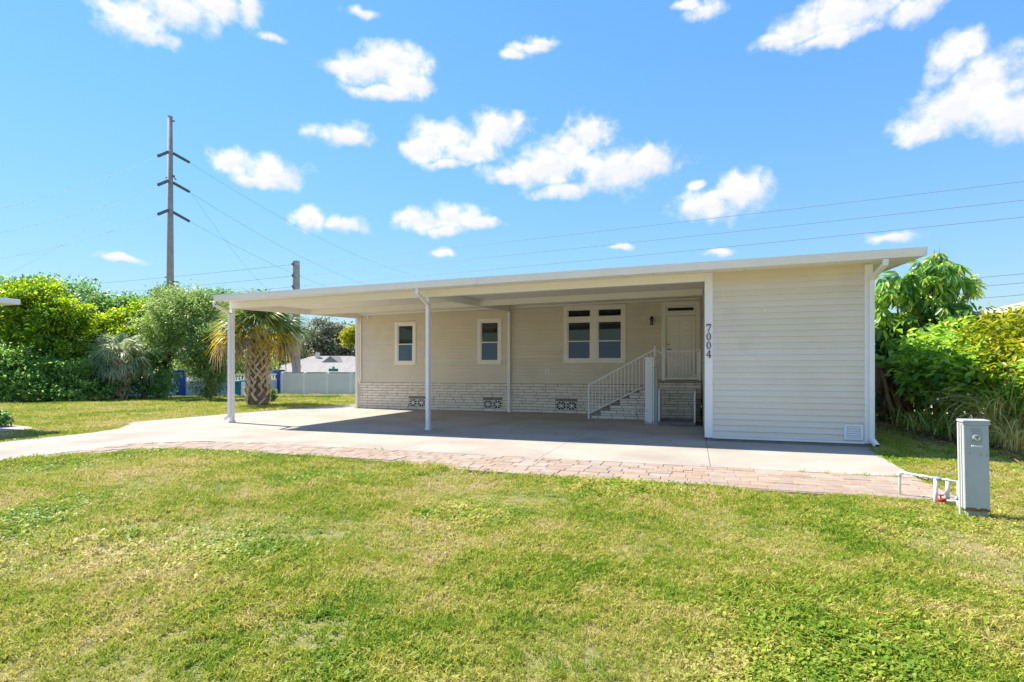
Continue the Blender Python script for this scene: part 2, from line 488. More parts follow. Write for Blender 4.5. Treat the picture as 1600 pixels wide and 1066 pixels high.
class MB:
    def __init__(s):
        s.v, s.f, s.m = [], [], []
        s.k = 0

    def add(s, vs, fs):
        n = len(s.v)
        s.v += [tuple(p) for p in vs]
        s.f += [tuple(i + n for i in f) for f in fs]
        s.m += [s.k] * len(fs)
        return s

    def box(s, x0, x1, y0, y1, z0, z1, c=0.0):
        if c <= 0:
            v = [(x, y, z) for z in (z0, z1) for y in (y0, y1) for x in (x0, x1)]
            return s.add(v, [(0, 2, 3, 1), (4, 5, 7, 6), (0, 1, 5, 4), (2, 6, 7, 3), (0, 4, 6, 2), (1, 3, 7, 5)])
        lo, hi = (x0, y0, z0), (x1, y1, z1)
        v, idx = [], {}
        for cx in (0, 1):
            for cy in (0, 1):
                for cz in (0, 1):
                    cc = (cx, cy, cz)
                    for ax in range(3):
                        p = []
                        for a in range(3):
                            e = (lo[a], hi[a])[cc[a]]
                            if a != ax:
                                e += c if cc[a] == 0 else -c
                            p.append(e)
                        idx[cc, ax] = len(v)
                        v.append(tuple(p))
        f = []
        for ax in range(3):
            a, b = [(1, 2), (2, 0), (0, 1)][ax]
            for sgn in (0, 1):
                loop = []
                for (i, j) in ((0, 0), (1, 0), (1, 1), (0, 1)):
                    cc = [0, 0, 0]
                    cc[ax], cc[a], cc[b] = sgn, i, j
                    loop.append(idx[tuple(cc), ax])
                f.append(tuple(loop if sgn else loop[::-1]))
            for i in (0, 1):
                for j in (0, 1):                    # edge along ax
                    c0, c1 = [0, 0, 0], [0, 0, 0]
                    c0[a] = c1[a] = i
                    c0[b] = c1[b] = j
                    c1[ax] = 1
                    c0, c1 = tuple(c0), tuple(c1)
                    lp = (idx[c0, a], idx[c1, a], idx[c1, b], idx[c0, b])
                    f.append(lp if (i + j) % 2 else lp[::-1])
        for cx in (0, 1):
            for cy in (0, 1):
                for cz in (0, 1):
                    cc = (cx, cy, cz)
                    lp = (idx[cc, 0], idx[cc, 1], idx[cc, 2])
                    f.append(lp if (cx + cy + cz) % 2 else lp[::-1])
        return s.add(v, f)

    def poly(s, pts, z0, z1):
        n = len(pts)
        v = [(*p, z0) for p in pts] + [(*p, z1) for p in pts]
        f = [tuple(range(n - 1, -1, -1)), tuple(range(n, 2 * n))]
        f += [(i, (i + 1) % n, n + (i + 1) % n, n + i) for i in range(n)]
        return s.add(v, f)

    def prism(s, prof, axis, a0, a1):
        """closed profile of (p, q) pairs swept along axis 0 (p=y, q=z), 1 (p=x, q=z)"""
        n = len(prof)
        mk = (lambda a, p, q: (a, p, q)) if axis == 0 else (lambda a, p, q: (p, a, q))
        v = [mk(a0, *p) for p in prof] + [mk(a1, *p) for p in prof]
        f = [tuple(range(n)), tuple(range(2 * n - 1, n - 1, -1))]
        f += [(i, n + i, n + (i + 1) % n, (i + 1) % n) for i in range(n)]
        return s.add(v, f)

    def tube(s, pts, r, n=8, cap=True):
        pts = [Vector(p) for p in pts]
        rs = r if isinstance(r, (list, tuple)) else [r] * len(pts)
        v, f = [], []
        prev = None
        for i, p in enumerate(pts):
            d = (pts[min(i + 1, len(pts) - 1)] - pts[max(i - 1, 0)]).normalized()
            if prev is None:
                ref = Vector((0, 0, 1)) if abs(d.z) < 0.9 else Vector((1, 0, 0))
                a = d.cross(ref).normalized()
            else:
                a = (prev - d * prev.dot(d)).normalized()
            prev = a
            b = d.cross(a)
            for k in range(n):
                t = 2 * math.pi * k / n
                v.append(p + (a * math.cos(t) + b * math.sin(t)) * rs[i])
        for i in range(len(pts) - 1):
            for k in range(n):
                f.append((i * n + k, i * n + (k + 1) % n, (i + 1) * n + (k + 1) % n, (i + 1) * n + k))
        if cap:
            f.append(tuple(range(n - 1, -1, -1)))
            f.append(tuple(range((len(pts) - 1) * n, len(pts) * n)))
        return s.add(v, f)

    def bar(s, a, b, w, h=None, c=0):
        """rectangular bar from a to b"""
        a, b = Vector(a), Vector(b)
        h = h or w
        d = (b - a).normalized()
        ref = Vector((0, 0, 1)) if abs(d.z) < 0.95 else Vector((0, 1, 0))
        x = d.cross(ref).normalized() * w / 2
        y = d.cross(x).normalized() * h / 2
        v = [p + sx * x + sy * y for p in (a, b) for sx, sy in ((-1, -1), (1, -1), (1, 1), (-1, 1))]
        return s.add(v, [(3, 2, 1, 0), (4, 5, 6, 7), (0, 1, 5, 4), (1, 2, 6, 5), (2, 3, 7, 6), (3, 0, 4, 7)])

    def mesh(s, name, mats, org=(0, 0, 0)):
        me = bpy.data.meshes.new(name)
        ox, oy, oz = org
        me.from_pydata([(a - ox, b - oy, c - oz) for a, b, c in s.v], [], s.f)
        for mm in (mats if isinstance(mats, (list, tuple)) else [mats]):
            me.materials.append(mm)
        if max(s.m, default=0) > 0:
            me.polygons.foreach_set('material_index', s.m)
        me.update()
        return me

    def build(s, name, mats, parent=None, smooth=False):
        """world coordinates in, parented child out; a top-level mesh gets its origin at its base"""
        if parent is not None:
            org = BASE[parent]
        else:
            a = np.array(s.v)
            org = Vector(((a[:, 0].min() + a[:, 0].max()) / 2, (a[:, 1].min() + a[:, 1].max()) / 2, a[:, 2].min()))
        me = s.mesh(name, mats, org)
        if smooth:
            me.polygons.foreach_set('use_smooth', [True] * len(me.polygons))
        o = bpy.data.objects.new(name, me)
        link(o, parent)
        BASE[o] = Vector(org)
        if parent is None:
            o.location = org
        return o


def np_mesh(name, verts, faces4, rnd, mats, org):
    """quads from numpy arrays with one random number per face"""
    me = bpy.data.meshes.new(name)
    nv, nf = len(verts), len(faces4)
    me.vertices.add(nv)
    me.vertices.foreach_set('co', (verts - np.array(org)).astype(np.float32).ravel())
    me.loops.add(nf * 4)
    me.loops.foreach_set('vertex_index', faces4.astype(np.int32).ravel())
    me.polygons.add(nf)
    me.polygons.foreach_set('loop_start', np.arange(0, nf * 4, 4, dtype=np.int32))
    a = me.attributes.new('rnd', 'FLOAT', 'FACE')
    a.data.foreach_set('value', rnd.astype(np.float32))
    me.materials.append(mats)
    me.update(calc_edges=True)
    return me


def norm(a):
    return a / np.maximum(np.linalg.norm(a, axis=1, keepdims=True), 1e-9)


def leaves(pos, dirs, length, width, droop=0.15):
    """diamond leaves: pos base, dirs axis; returns verts, quads"""
    n = len(pos)
    d = norm(dirs)
    up = np.tile(np.array([0, 0, 1.0]), (n, 1)) + rng.normal(0, 0.45, (n, 3))
    side = norm(np.cross(d, up))
    L = np.asarray(length).reshape(-1, 1) * np.ones((n, 1))
    Wd = np.asarray(width).reshape(-1, 1) * np.ones((n, 1))
    mid = pos + d * L * 0.48
    tip = pos + d * L
    tip[:, 2:3] -= L * droop
    v = np.stack([pos, mid + side * Wd / 2, tip, mid - side * Wd / 2], 1).reshape(-1, 3)
    f = np.arange(n * 4).reshape(-1, 4)
    return v, f


def crown_points(lobes, clumps, per, spread, shell=0.55):
    """leaf positions in clumps spread through ellipsoid lobes, more of them near the surface"""
    vol = np.array([l[3] * l[4] * l[5] for l in lobes]) ** (2 / 3)
    cnt = np.maximum(1, (clumps * vol / vol.sum()).astype(int))
    P, O = [], []
    for l, c in zip(lobes, cnt):
        u = norm(rng.normal(0, 1, (c, 3)))
        r = shell + (1.02 - shell) * rng.random((c, 1)) ** 0.6
        r *= 1 + rng.normal(0, 0.13, (c, 1))
        cen = np.array(l[:3]) + u * r * np.array(l[3:6])
        s = spread * (0.6 + 0.8 * rng.random((c, 1)))
        pp = np.repeat(cen, per, 0) + rng.normal(0, 1, (c * per, 3)) * np.repeat(s, per, 0) * np.array([1, 1, 0.62])
        P.append(pp)
        O.append(pp - np.array(l[:3]))
    return np.concatenate(P), np.concatenate(O)


def foliage(name, parent, lobes, m, clumps=200, per=40, spread=0.28, size=0.16, shell=0.5, zmin=None, aspect=0.5, droop=0.2, upb=0.3):
    P, O = crown_points(lobes, clumps, per, spread, shell)
    if zmin is not None:
        k = P[:, 2] > zmin
        P, O = P[k], O[k]
    n = len(P)
    d = norm(O) * 0.6 + rng.normal(0, 0.75, (n, 3)) + np.array([0, 0, upb])
    L = size * (0.6 + 0.8 * rng.random(n))
    v, f = leaves(P, d, L, L * aspect, droop)
    me = np_mesh(name, v, f, rng.random(n), m, BASE[parent])
    o = bpy.data.objects.new(name, me)
    link(o, parent)
    BASE[o] = BASE[parent]
    return o


def limbs(base, lobes, r0, n=7, fork=0.35):
    """trunk splitting into limbs that reach into each lobe"""
    b = MB()
    base = Vector(base)
    cen = sum((Vector(l[:3]) for l in lobes), Vector()) / len(lobes)
    fk = base.lerp(Vector((cen.x, cen.y, cen.z)), fork)
    b.tube([base - Vector((0, 0, 0.15)), base.lerp(fk, 0.5) + Vector((random.uniform(-.08, .08), random.uniform(-.08, .08), 0)), fk], [r0 * 1.25, r0, r0 * 0.8], n)
    for l in lobes:
        tip = Vector(l[:3]) + Vector((0, 0, l[5] * 0.5))
        mid = fk.lerp(tip, 0.5) + Vector((random.uniform(-.25, .25), random.uniform(-.25, .25), random.uniform(-.1, .25)))
        b.tube([fk, mid, tip], [r0 * 0.6, r0 * 0.38, r0 * 0.12], 6)
        for _ in range(3):
            e = Vector(l[:3]) + Vector((random.uniform(-.8, .8) * l[3], random.uniform(-.8, .8) * l[4], random.uniform(-.5, .7) * l[5]))
            b.tube([mid, mid.lerp(e, .5) + Vector((0, 0, .1)), e], [r0 * 0.3, r0 * 0.2, r0 * 0.06], 5)
    return b


# ------------------------------------------------------------------ ground, slab, pavers
VB, VF = 18.48, 12.28                              # house wall and carport front line
UL, UM, US, UR = -12.5, -6.3, 0.23, 3.24           # post lines and shed sides


def ground():
    def axis(a, b, fine0, fine1, sf, sc):
        x = [a]
        while x[-1] < b:
            st = sf if fine0 <= x[-1] < fine1 else sc
            if x[-1] < fine0 and x[-1] + st > fine0: x.append(fine0); continue
            x.append(min(b, x[-1] + st))
        return x
    xs = axis(-420, 420, -40, 20, 1.0, 20.0)
    ys = axis(-60, 700, -4, 50, 1.0, 20.0)
    v = []
    for y in ys:
        for x in xs:
            v.append((x, y, G(x, y) - 0.035 + 0.012 * math.sin(x * 1.3 + y * .7) * math.cos(y * 1.1)))
    nx = len(xs)
    f = [(j * nx + i, j * nx + i + 1, (j + 1) * nx + i + 1, (j + 1) * nx + i) for j in range(len(ys) - 1) for i in range(nx - 1)]
    b = MB()
    b.add(v, f)
    o = b.build('lawn', M['soil'], None, smooth=True)
    tag(o, 'yellow green lawn with dry patches round the house and drive', kind='structure')


ground()

SLAB = [
    [(US + .004, 9.0), (2.93, 9.0), (3.0, 10.2), (3.12, 11.85), (3.3, 12.6), (US + .004, 12.6)],
    [(-2.5, 9.0), (US - .004, 9.0), (US - .004, VB), (-2.5, VB)],
    [(-5.3, 9.0), (-2.508, 9.0), (-2.508, VB), (-5.3, VB)],
    [(-8.1, 9.0), (-5.308, 9.0), (-5.308, VB), (-8.1, VB)],
    [(-10.85, 8.02), (-10.5, 8.38), (-10.0, 8.75), (-9.3, 9.0), (-8.108, 9.0), (-8.108, VB), (-10.85, VB)],
    [(-13.62, 8.0), (-10.858, 8.0), (-10.858, VB), (-12.7, VB), (-12.7, 21.2), (-14.0, 21.0), (-14.6, 17.2), (-15.0, 14.6), (-15.25, 11.45), (-13.9, 10.05), (-13.62, 9.2)],
    [(-13.6, 2.0), (-10.86, 2.0), (-10.858, 7.992), (-13.62, 7.992)],
    [(-13.6, -6.0), (-10.86, -6.0), (-10.86, 1.992), (-13.6, 1.992)],
]
slab = thing('driveway', (-5, 13, 0), 'pale concrete driveway and carport slab with tooled joints', kind='structure')
for pl in SLAB:
    b = MB()
    b.poly(pl, -0.12, 0.0)
    b.build('slab_panel', M['concrete'], slab)
b = MB()
b.poly([(-13.55, -6), (-10.9, -6), (-10.9, 8.1), (-9.3, 9.05), (2.9, 9.05), (3.1, 12.2), (0, VB - .1), (-12.6, VB - .1), (-14.5, 17), (-15.1, 11.6), (-13.6, 10)], -0.13, -0.03)
b.build('joint_bed', M['joint'], slab)

pav = thing('paver_border', (-3, 8.3, 0), 'border of pinkish clay pavers along the near edge of the slab', kind='structure')
PIN = [(-10.85, 6.3), (-10.85, 8.0), (-10.5, 8.36), (-10.0, 8.73), (-9.3, 8.985), (2.95, 8.985)]
POUT = [(2.95, 7.52), (2.3, 7.52), (-2.0, 7.5), (-3.9, 7.72), (-5.6, 8.0), (-7.8, 8.06), (-9.0, 7.95), (-9.9, 7.6), (-10.5, 6.8), (-10.75, 6.3)]
PPOLY = PIN + POUT


def inside(x, y, poly):
    c = False
    j = len(poly) - 1
    for i in range(len(poly)):
        xi, yi = poly[i]
        xj, yj = poly[j]
        if (yi > y) != (yj > y) and x < (xj - xi) * (y - yi) / (yj - yi) + xi:
            c = not c
        j = i
    return c


b = MB()
b.poly(PPOLY, -0.1, -0.010)
b.build('sand_bed', M['sand'], pav)
pav_mesh = {}
PV = []
pr_ = random.Random(3)
vrow = 8.985
hts = [0.215, 0.215, 0.15, 0.215, 0.215, 0.215, 0.215, 0.15, 0.215, 0.215, 0.215, 0.215, 0.215]
for ri, hh in enumerate(hts):
    v1, v0 = vrow, vrow - hh
    vrow = v0
    x = -10.9 + pr_.random() * .2
    while x < 2.93:
        w = pr_.choice([0.215, 0.29, 0.29, 0.36])
        cx, cy = x + w / 2, (v0 + v1) / 2
        if inside(cx - w * .3, cy, PPOLY) and inside(cx + w * .3, cy, PPOLY) and x + w < 2.98:
            PV.append((cx, cy, w, hh))
        x += w
PV.sort(key=lambda q_: depth(q_[0], q_[1]))
for (cx, cy, w, hh) in PV[:300]:
    key = (w, hh)
    if key not in pav_mesh:
        bb = MB()
        bb.box(-w / 2 + .003, w / 2 - .003, -hh / 2 + .003, hh / 2 - .003, -0.06, 0.0, c=0.006)
        pav_mesh[key] = bb.mesh('paver', M['paver'])
    o = mesh_obj('paver', pav_mesh[key], pav, (cx, cy, 0.002 + pr_.uniform(-.004, .004)))
    o.rotation_euler = (pr_.gauss(0, .006), pr_.gauss(0, .006), pr_.gauss(0, .008))
b = MB()
for (cx, cy, w, hh) in PV[300:]:
    b.box(cx - w / 2 + .003, cx + w / 2 - .003, cy - hh / 2 + .003, cy + hh / 2 - .003, -.06, .002 + pr_.uniform(-.004, .004), c=.006)
if b.v:
    tag(b.build('far_pavers', M['paver'], pav), kind='stuff')
print('pavers', len(PV))

# ------------------------------------------------------------------ house with carport
house = thing('house', (-4.5, 18.5, 0), 'low beige sided house with wide white flat roofed carport and windowless shed bay', 'house')


def zc(u, v):                                      # underside of the roof
    return 3.395 + 0.0098 * (u + 12.43) + 0.042 * (v - 11.6)


RU0, RU1, RV0, RV1 = -12.45, 3.92, 11.6, 24.6


def slab_uv(bm, u0, u1, v0, v1, z_lo, z_hi):
    c = [(u0, v0), (u1, v0), (u1, v1), (u0, v1)]
    bm.add([(u, v, zc(u, v) + z_lo) for u, v in c] + [(u, v, zc(u, v) + z_hi) for u, v in c],
           [(3, 2, 1, 0), (4, 5, 6, 7), (0, 1, 5, 4), (1, 2, 6, 5), (2, 3, 7, 6), (3, 0, 4, 7)])


b = MB()
slab_uv(b, RU0, RU1, RV0 + .12, RV1, 0.02, 0.13)
b.build('roof', M['white'], house)
# ceiling pans: long panels running front to back with a small step at each seam
pan = 0.61
u = RU0 + .01
while u < RU1 - .02:
    b = MB()
    w = min(pan, RU1 - .01 - u)
    slab_uv(b, u + .004, u + w - .004, RV0 + .13, VB - .004, 0.0, 0.018)
    b.build('ceiling_panel', M['ceiling'], house)
    u += pan

# gutter: an open K profile along the front with a rolled lip
b = MB()


def gut(u):
    z1 = zc(u, RV0) + 0.14
    z0 = z1 - 0.155
    prof = [(RV0 + .115, z1 - .005), (RV0 + .115, z0), (RV0 + .035, z0), (RV0 + .028, z0 + .03), (RV0 + .012, z0 + .07), (RV0, z0 + .105), (RV0, z1 - .012), (RV0 - .008, z1 - .008), (RV0 - .008, z1), (RV0 + .014, z1), (RV0 + .014, z0 + .11), (RV0 + .045, z0 + .012), (RV0 + .1, z0 + .012), (RV0 + .1, z1 - .005)]
    return [(u, p, q_) for p, q_ in prof]


ga, gb_ = gut(RU0 - .01), gut(RU1 + .01)
n = len(ga)
b.add(ga + gb_, [(i, (i + 1) % n, n + (i + 1) % n, n + i) for i in range(n)])
for g_, sgn in ((RU0 - .012, 1), (RU1 + .012, -1)):
    z1 = zc(g_, RV0) + 0.14
    b.box(g_ - .003, g_ + .003, RV0 - .002, RV0 + .12, z1 - .15, z1)
b.build('gutter', M['white'], house)
b = MB()
z1 = zc(-4.75, RV0) + .14
b.box(-4.80, -4.72, RV0 - .012, RV0 - .001, z1 - .15, z1 + .002)
b.build('gutter_joint', M['white'], house)
# side fascia of the roof
for uu, s_ in ((RU0 - .012, -1), (RU1 - .008, 1)):
    b = MB()
    c = [(uu, RV0 + .12), (uu + .02, RV0 + .12), (uu + .02, RV1), (uu, RV1)]
    b.add([(x, y, zc(x, y) - .012) for x, y in c] + [(x, y, zc(x, y) + .138) for x, y in c],
          [(3, 2, 1, 0), (4, 5, 6, 7), (0, 1, 5, 4), (1, 2, 6, 5), (2, 3, 7, 6), (3, 0, 4, 7)])
    b.build('fascia', M['white'], house)

# beams
BH = 0.18


def beam_v(u, v0, v1, w=0.1):
    b = MB()
    c = [(u - w / 2, v0), (u + w / 2, v0), (u + w / 2, v1), (u - w / 2, v1)]
    b.add([(x, y, zc(u, y) - BH) for x, y in c] + [(x, y, zc(x, y) - .003) for x, y in c],
          [(3, 2, 1, 0), (4, 5, 6, 7), (0, 1, 5, 4), (1, 2, 6, 5), (2, 3, 7, 6), (3, 0, 4, 7)])
    b.build('beam', M['trim'], house)


def beam_u(u0, u1, v, w=0.1, h=BH):
    b = MB()
    c = [(u0, v - w / 2), (u1, v - w / 2), (u1, v + w / 2), (u0, v + w / 2)]
    b.add([(x, y, zc(x, v) - h) for x, y in c] + [(x, y, zc(x, y) - .003) for x, y in c],
          [(3, 2, 1, 0), (4, 5, 6, 7), (0, 1, 5, 4), (1, 2, 6, 5), (2, 3, 7, 6), (3, 0, 4, 7)])
    b.build('beam', M['trim'], house)


beam_u(UL - .05, UM - .052, VF)
beam_u(UM + .052, US - .02, VF)
beam_v(UL, VF + .052, VB - .05)
beam_v(UM, VF - .05, VB - .05)
beam_u(UL + .052, UM - .052, 15.6)
beam_u(UM + .052, US - .04, 15.6)
b = MB()
b.box(US - .055, US - .03, 15.54, 15.66, zc(US, 15.6) - .16, zc(US, 15.6) - .004)
b.build('beam_bracket', M['trim'], house)

# posts
for (uu, vv, w) in ((UL, VF, .1), (UM, VF, .1), (UL, VB - .12, .1), (UM + .06, VB - .1, .1)):
    b = MB()
    b.box(uu - w / 2, uu + w / 2, vv - w / 2, vv + w / 2, 0.001, zc(uu, vv) - BH + .0, c=0.006)
    p = b.build('post', M['white'], house)
    b = MB()
    b.box(uu - w / 2 - .012, uu + w / 2 + .012, vv - w / 2 - .012, vv + w / 2 + .012, 0.001, 0.05)
    b.build('post_base', M['white'], p)


def downspout(pts, w=.075, d=.055, parent=house, outlet=None):
    b = MB()
    for i in range(len(pts) - 1):
        a, c = Vector(pts[i]), Vector(pts[i + 1])
        dd = (c - a).normalized()
        b.bar(a - dd * .012 * (i > 0), c + dd * .012, w, d)
    o = b.build('downspout', M['white'], parent)
    if outlet is not None:
        b = MB()
        p, qd = Vector(outlet[0]), Vector(outlet[1])
        b.bar(p, p + qd * .005, w * .8, d * .8)
        b.build('outlet_mouth', M['dark'], o)
    return o


gz = zc(UL, RV0) - .02
downspout([(UL - .02, RV0 + .06, gz), (UL - .02, RV0 + .09, gz - .09), (UL - .02, VF - .085, gz - .28), (UL - .02, VF - .085, .2), (UL - .14, VF - .1, .1)], outlet=((UL - .152, VF - .102, .09), (-.8, -.1, -.6)))
gz = zc(UM, RV0) - .02
downspout([(UM + .03, RV0 + .06, gz), (UM + .03, RV0 + .07, gz - .12), (UM + .03, VF - .085, gz - .33), (UM + .03, VF - .085, .26)])
b = MB()
b.box(UM - .012, UM + .072, VF - .12, VF - .05, .235, .275)
b.build('downspout_strap', M['white'], house)
gz = zc(UR, RV0) - .02
downspout([(UR + .07, RV0 + .06, gz), (UR + .07, RV0 + .08, gz - .1), (UR + .0, VF - .065, gz - .28), (UR + .0, VF - .065, .16), (UR + .05, VF - .17, .06)], w=.085, d=.06, outlet=((UR + .056, VF - .182, .05), (.3, -.7, -.6)))
# small conduit at the left wall corner
b = MB()
b.tube([(UL + .13, VB - .06, zc(UL, VB) - .05), (UL + .13, VB - .06, 1.12), (UL + .06, VB - .06, 1.04)], .022, 8)
b.build('conduit', M['white'], house)

# openings in the long wall: (u0, u1, z0, z1) outside of the trim
ZSK = 1.04
OPEN = {'w1': (-10.88, -9.98, 1.68, 3.32), 'w2': (-7.475, -6.548, 1.69, 3.345), 'big': (-4.28, -2.17, 1.72, 3.69), 'door': (-1.02, 0.165, 1.18, 3.70)}
INS = 0.03                                         # planks run this far behind the trim
LAP = 0.122


def lap_profile(z0, z1, out):
    return [(0, z0), (-out, z0), (-out - .001, z0 + .012), (-.004, z1), (0, z1)]


def plank(parent, u0, u1, vw, z0, z1, mt):
    b = MB()
    b.prism([(vw + p, q_) for p, q_ in lap_profile(z0, z1, .026)], 0, u0, u1)
    return b.build('plank', mt, parent)


def wall_cells(bm, u0, u1, z0, z1, v0, v1, holes):
    us = sorted({u0, u1, *[h[0] + .05 for h in holes], *[h[1] - .05 for h in holes]})
    zs = sorted({z0, z1, *[h[2] + .05 for h in holes], *[h[3] - .05 for h in holes]})
    for i in range(len(us) - 1):
        for j in range(len(zs) - 1):
            cu, cz = (us[i] + us[i + 1]) / 2, (zs[j] + zs[j + 1]) / 2
            if any(h[0] < cu < h[1] and h[2] < cz < h[3] for h in holes):
                continue
            bm.box(us[i], us[i + 1], v0, v1, zs[j], zs[j + 1])


holes = list(OPEN.values())


def wall_top(bm, u0, u1, v0, v1, z0, cut=()):
    us = sorted({u0, u1, *[e for h in cut if h[3] - .05 > z0 for e in (h[0] + .05, h[1] - .05)]})
    for a, c_ in zip(us[:-1], us[1:]):
        zb = max([h[3] - .05 for h in cut if h[0] < (a + c_) / 2 < h[1]] + [z0])
        c = [(a, v0), (c_, v0), (c_, v1), (a, v1)]
        bm.add([(x, y, zb) for x, y in c] + [(x, y, zc(x, y) + .03) for x, y in c],
               [(3, 2, 1, 0), (4, 5, 6, 7), (0, 1, 5, 4), (1, 2, 6, 5), (2, 3, 7, 6), (3, 0, 4, 7)])


b = MB()
wall_cells(b, UL, US + .005, ZSK, 3.66, VB + .002, VB + .12, holes)
wall_top(b, UL, US + .005, VB + .002, VB + .12, 3.66, holes)
wall_top(b, UL, UL + .12, VB + .12, 24.2, 0)
wall_top(b, UL + .12, UR, 24.05, 24.2, 0)
wall_top(b, UR - .12, UR, VB + .12, 24.05, 0)
wall_top(b, US + .005, UR, VB + .002, VB + .12, 0)
b.box(UL + .12, UR - .12, VB + .12, 24.05, ZSK - .05, ZSK)
fw = b.build('front_wall', M['siding'], house)
z = ZSK
while z < 3.9:
    z1 = z + LAP
    segs = [(UL + .02, US - .05)]
    for h in holes:
        if h[2] + INS < z1 - .01 and h[3] - INS > z + .01:
            ns = []
            for a, c in segs:
                if h[1] - INS <= a or h[0] + INS >= c:
                    ns.append((a, c))
                else:
                    if h[0] + INS - a > .02: ns.append((a, h[0] + INS))
                    if c - (h[1] - INS) > .02: ns.append((h[1] - INS, c))
            segs = ns
    for a, c in segs:
        zt = min(zc(a, VB), zc(c, VB)) - .01
        if zt - z > .03:
            plank(fw, a, c, VB, z, min(z1, zt), M['siding'])
    z = z1
b = MB()
b.box(UL - .02, UL + .03, VB - .03, VB + .002, ZSK, zc(UL, VB) - .005)
b.build('corner_trim', M['trim'], fw)
# crown strip under the ceiling
b = MB()
c = [(UL + .04, VB - .05), (US - .06, VB - .05), (US - .06, VB - .024), (UL + .04, VB - .024)]
b.add([(x, y, zc(x, y) - .065) for x, y in c] + [(x, y, zc(x, y) - .004) for x, y in c],
      [(3, 2, 1, 0), (4, 5, 6, 7), (0, 1, 5, 4), (1, 2, 6, 5), (2, 3, 7, 6), (3, 0, 4, 7)])
b.build('crown_strip', M['trim'], fw)
# starter strip over the masonry
b = MB()
b.box(UL + .03, -1.1, VB - .04, VB - .02, ZSK - .03, ZSK + .006)
b.build('starter_strip', M['siding'], fw)


def sash(parent, u0, u1, z0, z1, vf, t=.035):
    b = MB()
    b.box(u0, u1, vf, vf + .03, z0, z0 + t)
    b.box(u0, u1, vf, vf + .03, z1 - t, z1)
    b.box(u0, u0 + t, vf, vf + .03, z0 + t, z1 - t)
    b.box(u1 - t, u1, vf, vf + .03, z0 + t, z1 - t)
    return b.build('sash', M['white'], parent)


def pane(parent, u0, u1, z0, z1, vf, m):
    b = MB()
    b.box(u0, u1, vf, vf + .005, z0, z1)
    return b.build('pane', m, parent)


def blind(parent, u0, u1, z0, z1, v, n=None):
    b = MB()
    n = n or int((z1 - z0) / .045)
    for i in range(n):
        zz = z0 + (i + .5) * (z1 - z0) / n
        b.add([(u0, v - .008, zz - .021), (u1, v - .008, zz - .021), (u1, v + .014, zz + .021), (u0, v + .014, zz + .021)], [(0, 1, 2, 3)])
    o = b.build('blind', M['blindm'], parent)
    return o


def trim_ring(name, parent, u0, u1, z0, z1, t, m, bars=()):
    b = MB()
    v0, v1 = VB - .045, VB + .03
    b.box(u0, u1, v0, v1, z1 - t, z1, c=.004)
    b.box(u0, u1, v0, v1, z0, z0 + t, c=.004)
    b.box(u0, u0 + t, v0 + .002, v1, z0 + t, z1 - t)
    b.box(u1 - t, u1, v0 + .002, v1, z0 + t, z1 - t)
    for (a0, a1, b0, b1) in bars:
        b.box(a0, a1, v0 + .003, v1, b0, b1)
    return b.build(name, m, parent)


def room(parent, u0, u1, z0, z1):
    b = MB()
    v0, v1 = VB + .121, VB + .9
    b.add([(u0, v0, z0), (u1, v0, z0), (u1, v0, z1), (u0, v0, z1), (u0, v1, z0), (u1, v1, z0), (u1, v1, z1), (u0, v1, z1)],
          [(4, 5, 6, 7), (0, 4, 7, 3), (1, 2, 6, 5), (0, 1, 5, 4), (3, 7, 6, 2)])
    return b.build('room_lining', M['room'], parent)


def dh_window(parent_trim, u0, u1, z0, z1, blinds=(True, False)):
    """double hung: upper light further in, lower light with an insect screen"""
    zm = z0 + (z1 - z0) * .475
    sash(parent_trim, u0, u1, zm - .015, z1, VB + .005)
    sash(parent_trim, u0, u1, z0, zm + .02, VB - .028)
    pane(parent_trim, u0 + .03, u1 - .03, zm, z1 - .03, VB + .016, M['glass'])
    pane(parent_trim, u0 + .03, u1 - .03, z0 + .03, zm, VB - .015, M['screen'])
    blind(parent_trim, u0 + .02, u1 - .02, z0 + .02, z1 - .02, VB + .075)


for k in ('w1', 'w2'):
    u0, u1, z0, z1 = OPEN[k]
    t = .125
    w = trim_ring('window', house, u0, u1, z0, z1, t, M['trim'])
    dh_window(w, u0 + t, u1 - t, z0 + t, z1 - t)
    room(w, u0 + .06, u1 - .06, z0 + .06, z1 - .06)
u0, u1, z0, z1 = OPEN['big']
t = .135
um = (u0 + u1) / 2
w = trim_ring('window', house, u0, u1, z0, z1, t, M['trim'], bars=[(um - .12, um + .12, z0 + t, z1 - t), (u0 + t, um - .12, z1 - .55, z1 - .405), (um + .12, u1 - t, z1 - .55, z1 - .405)])
w['label'] = 'wide double window with two small top lights'
for a, c in ((u0 + t, um - .12), (um + .12, u1 - t)):
    dh_window(w, a, c, z0 + t, z1 - .55)
    sash(w, a, c, z1 - .405, z1 - t, VB - .0, .03)
    pane(w, a + .02, c - .02, z1 - .39, z1 - t - .02, VB + .012, M['glass'])
room(w, u0 + .06, u1 - .06, z0 + .06, z1 - .06)

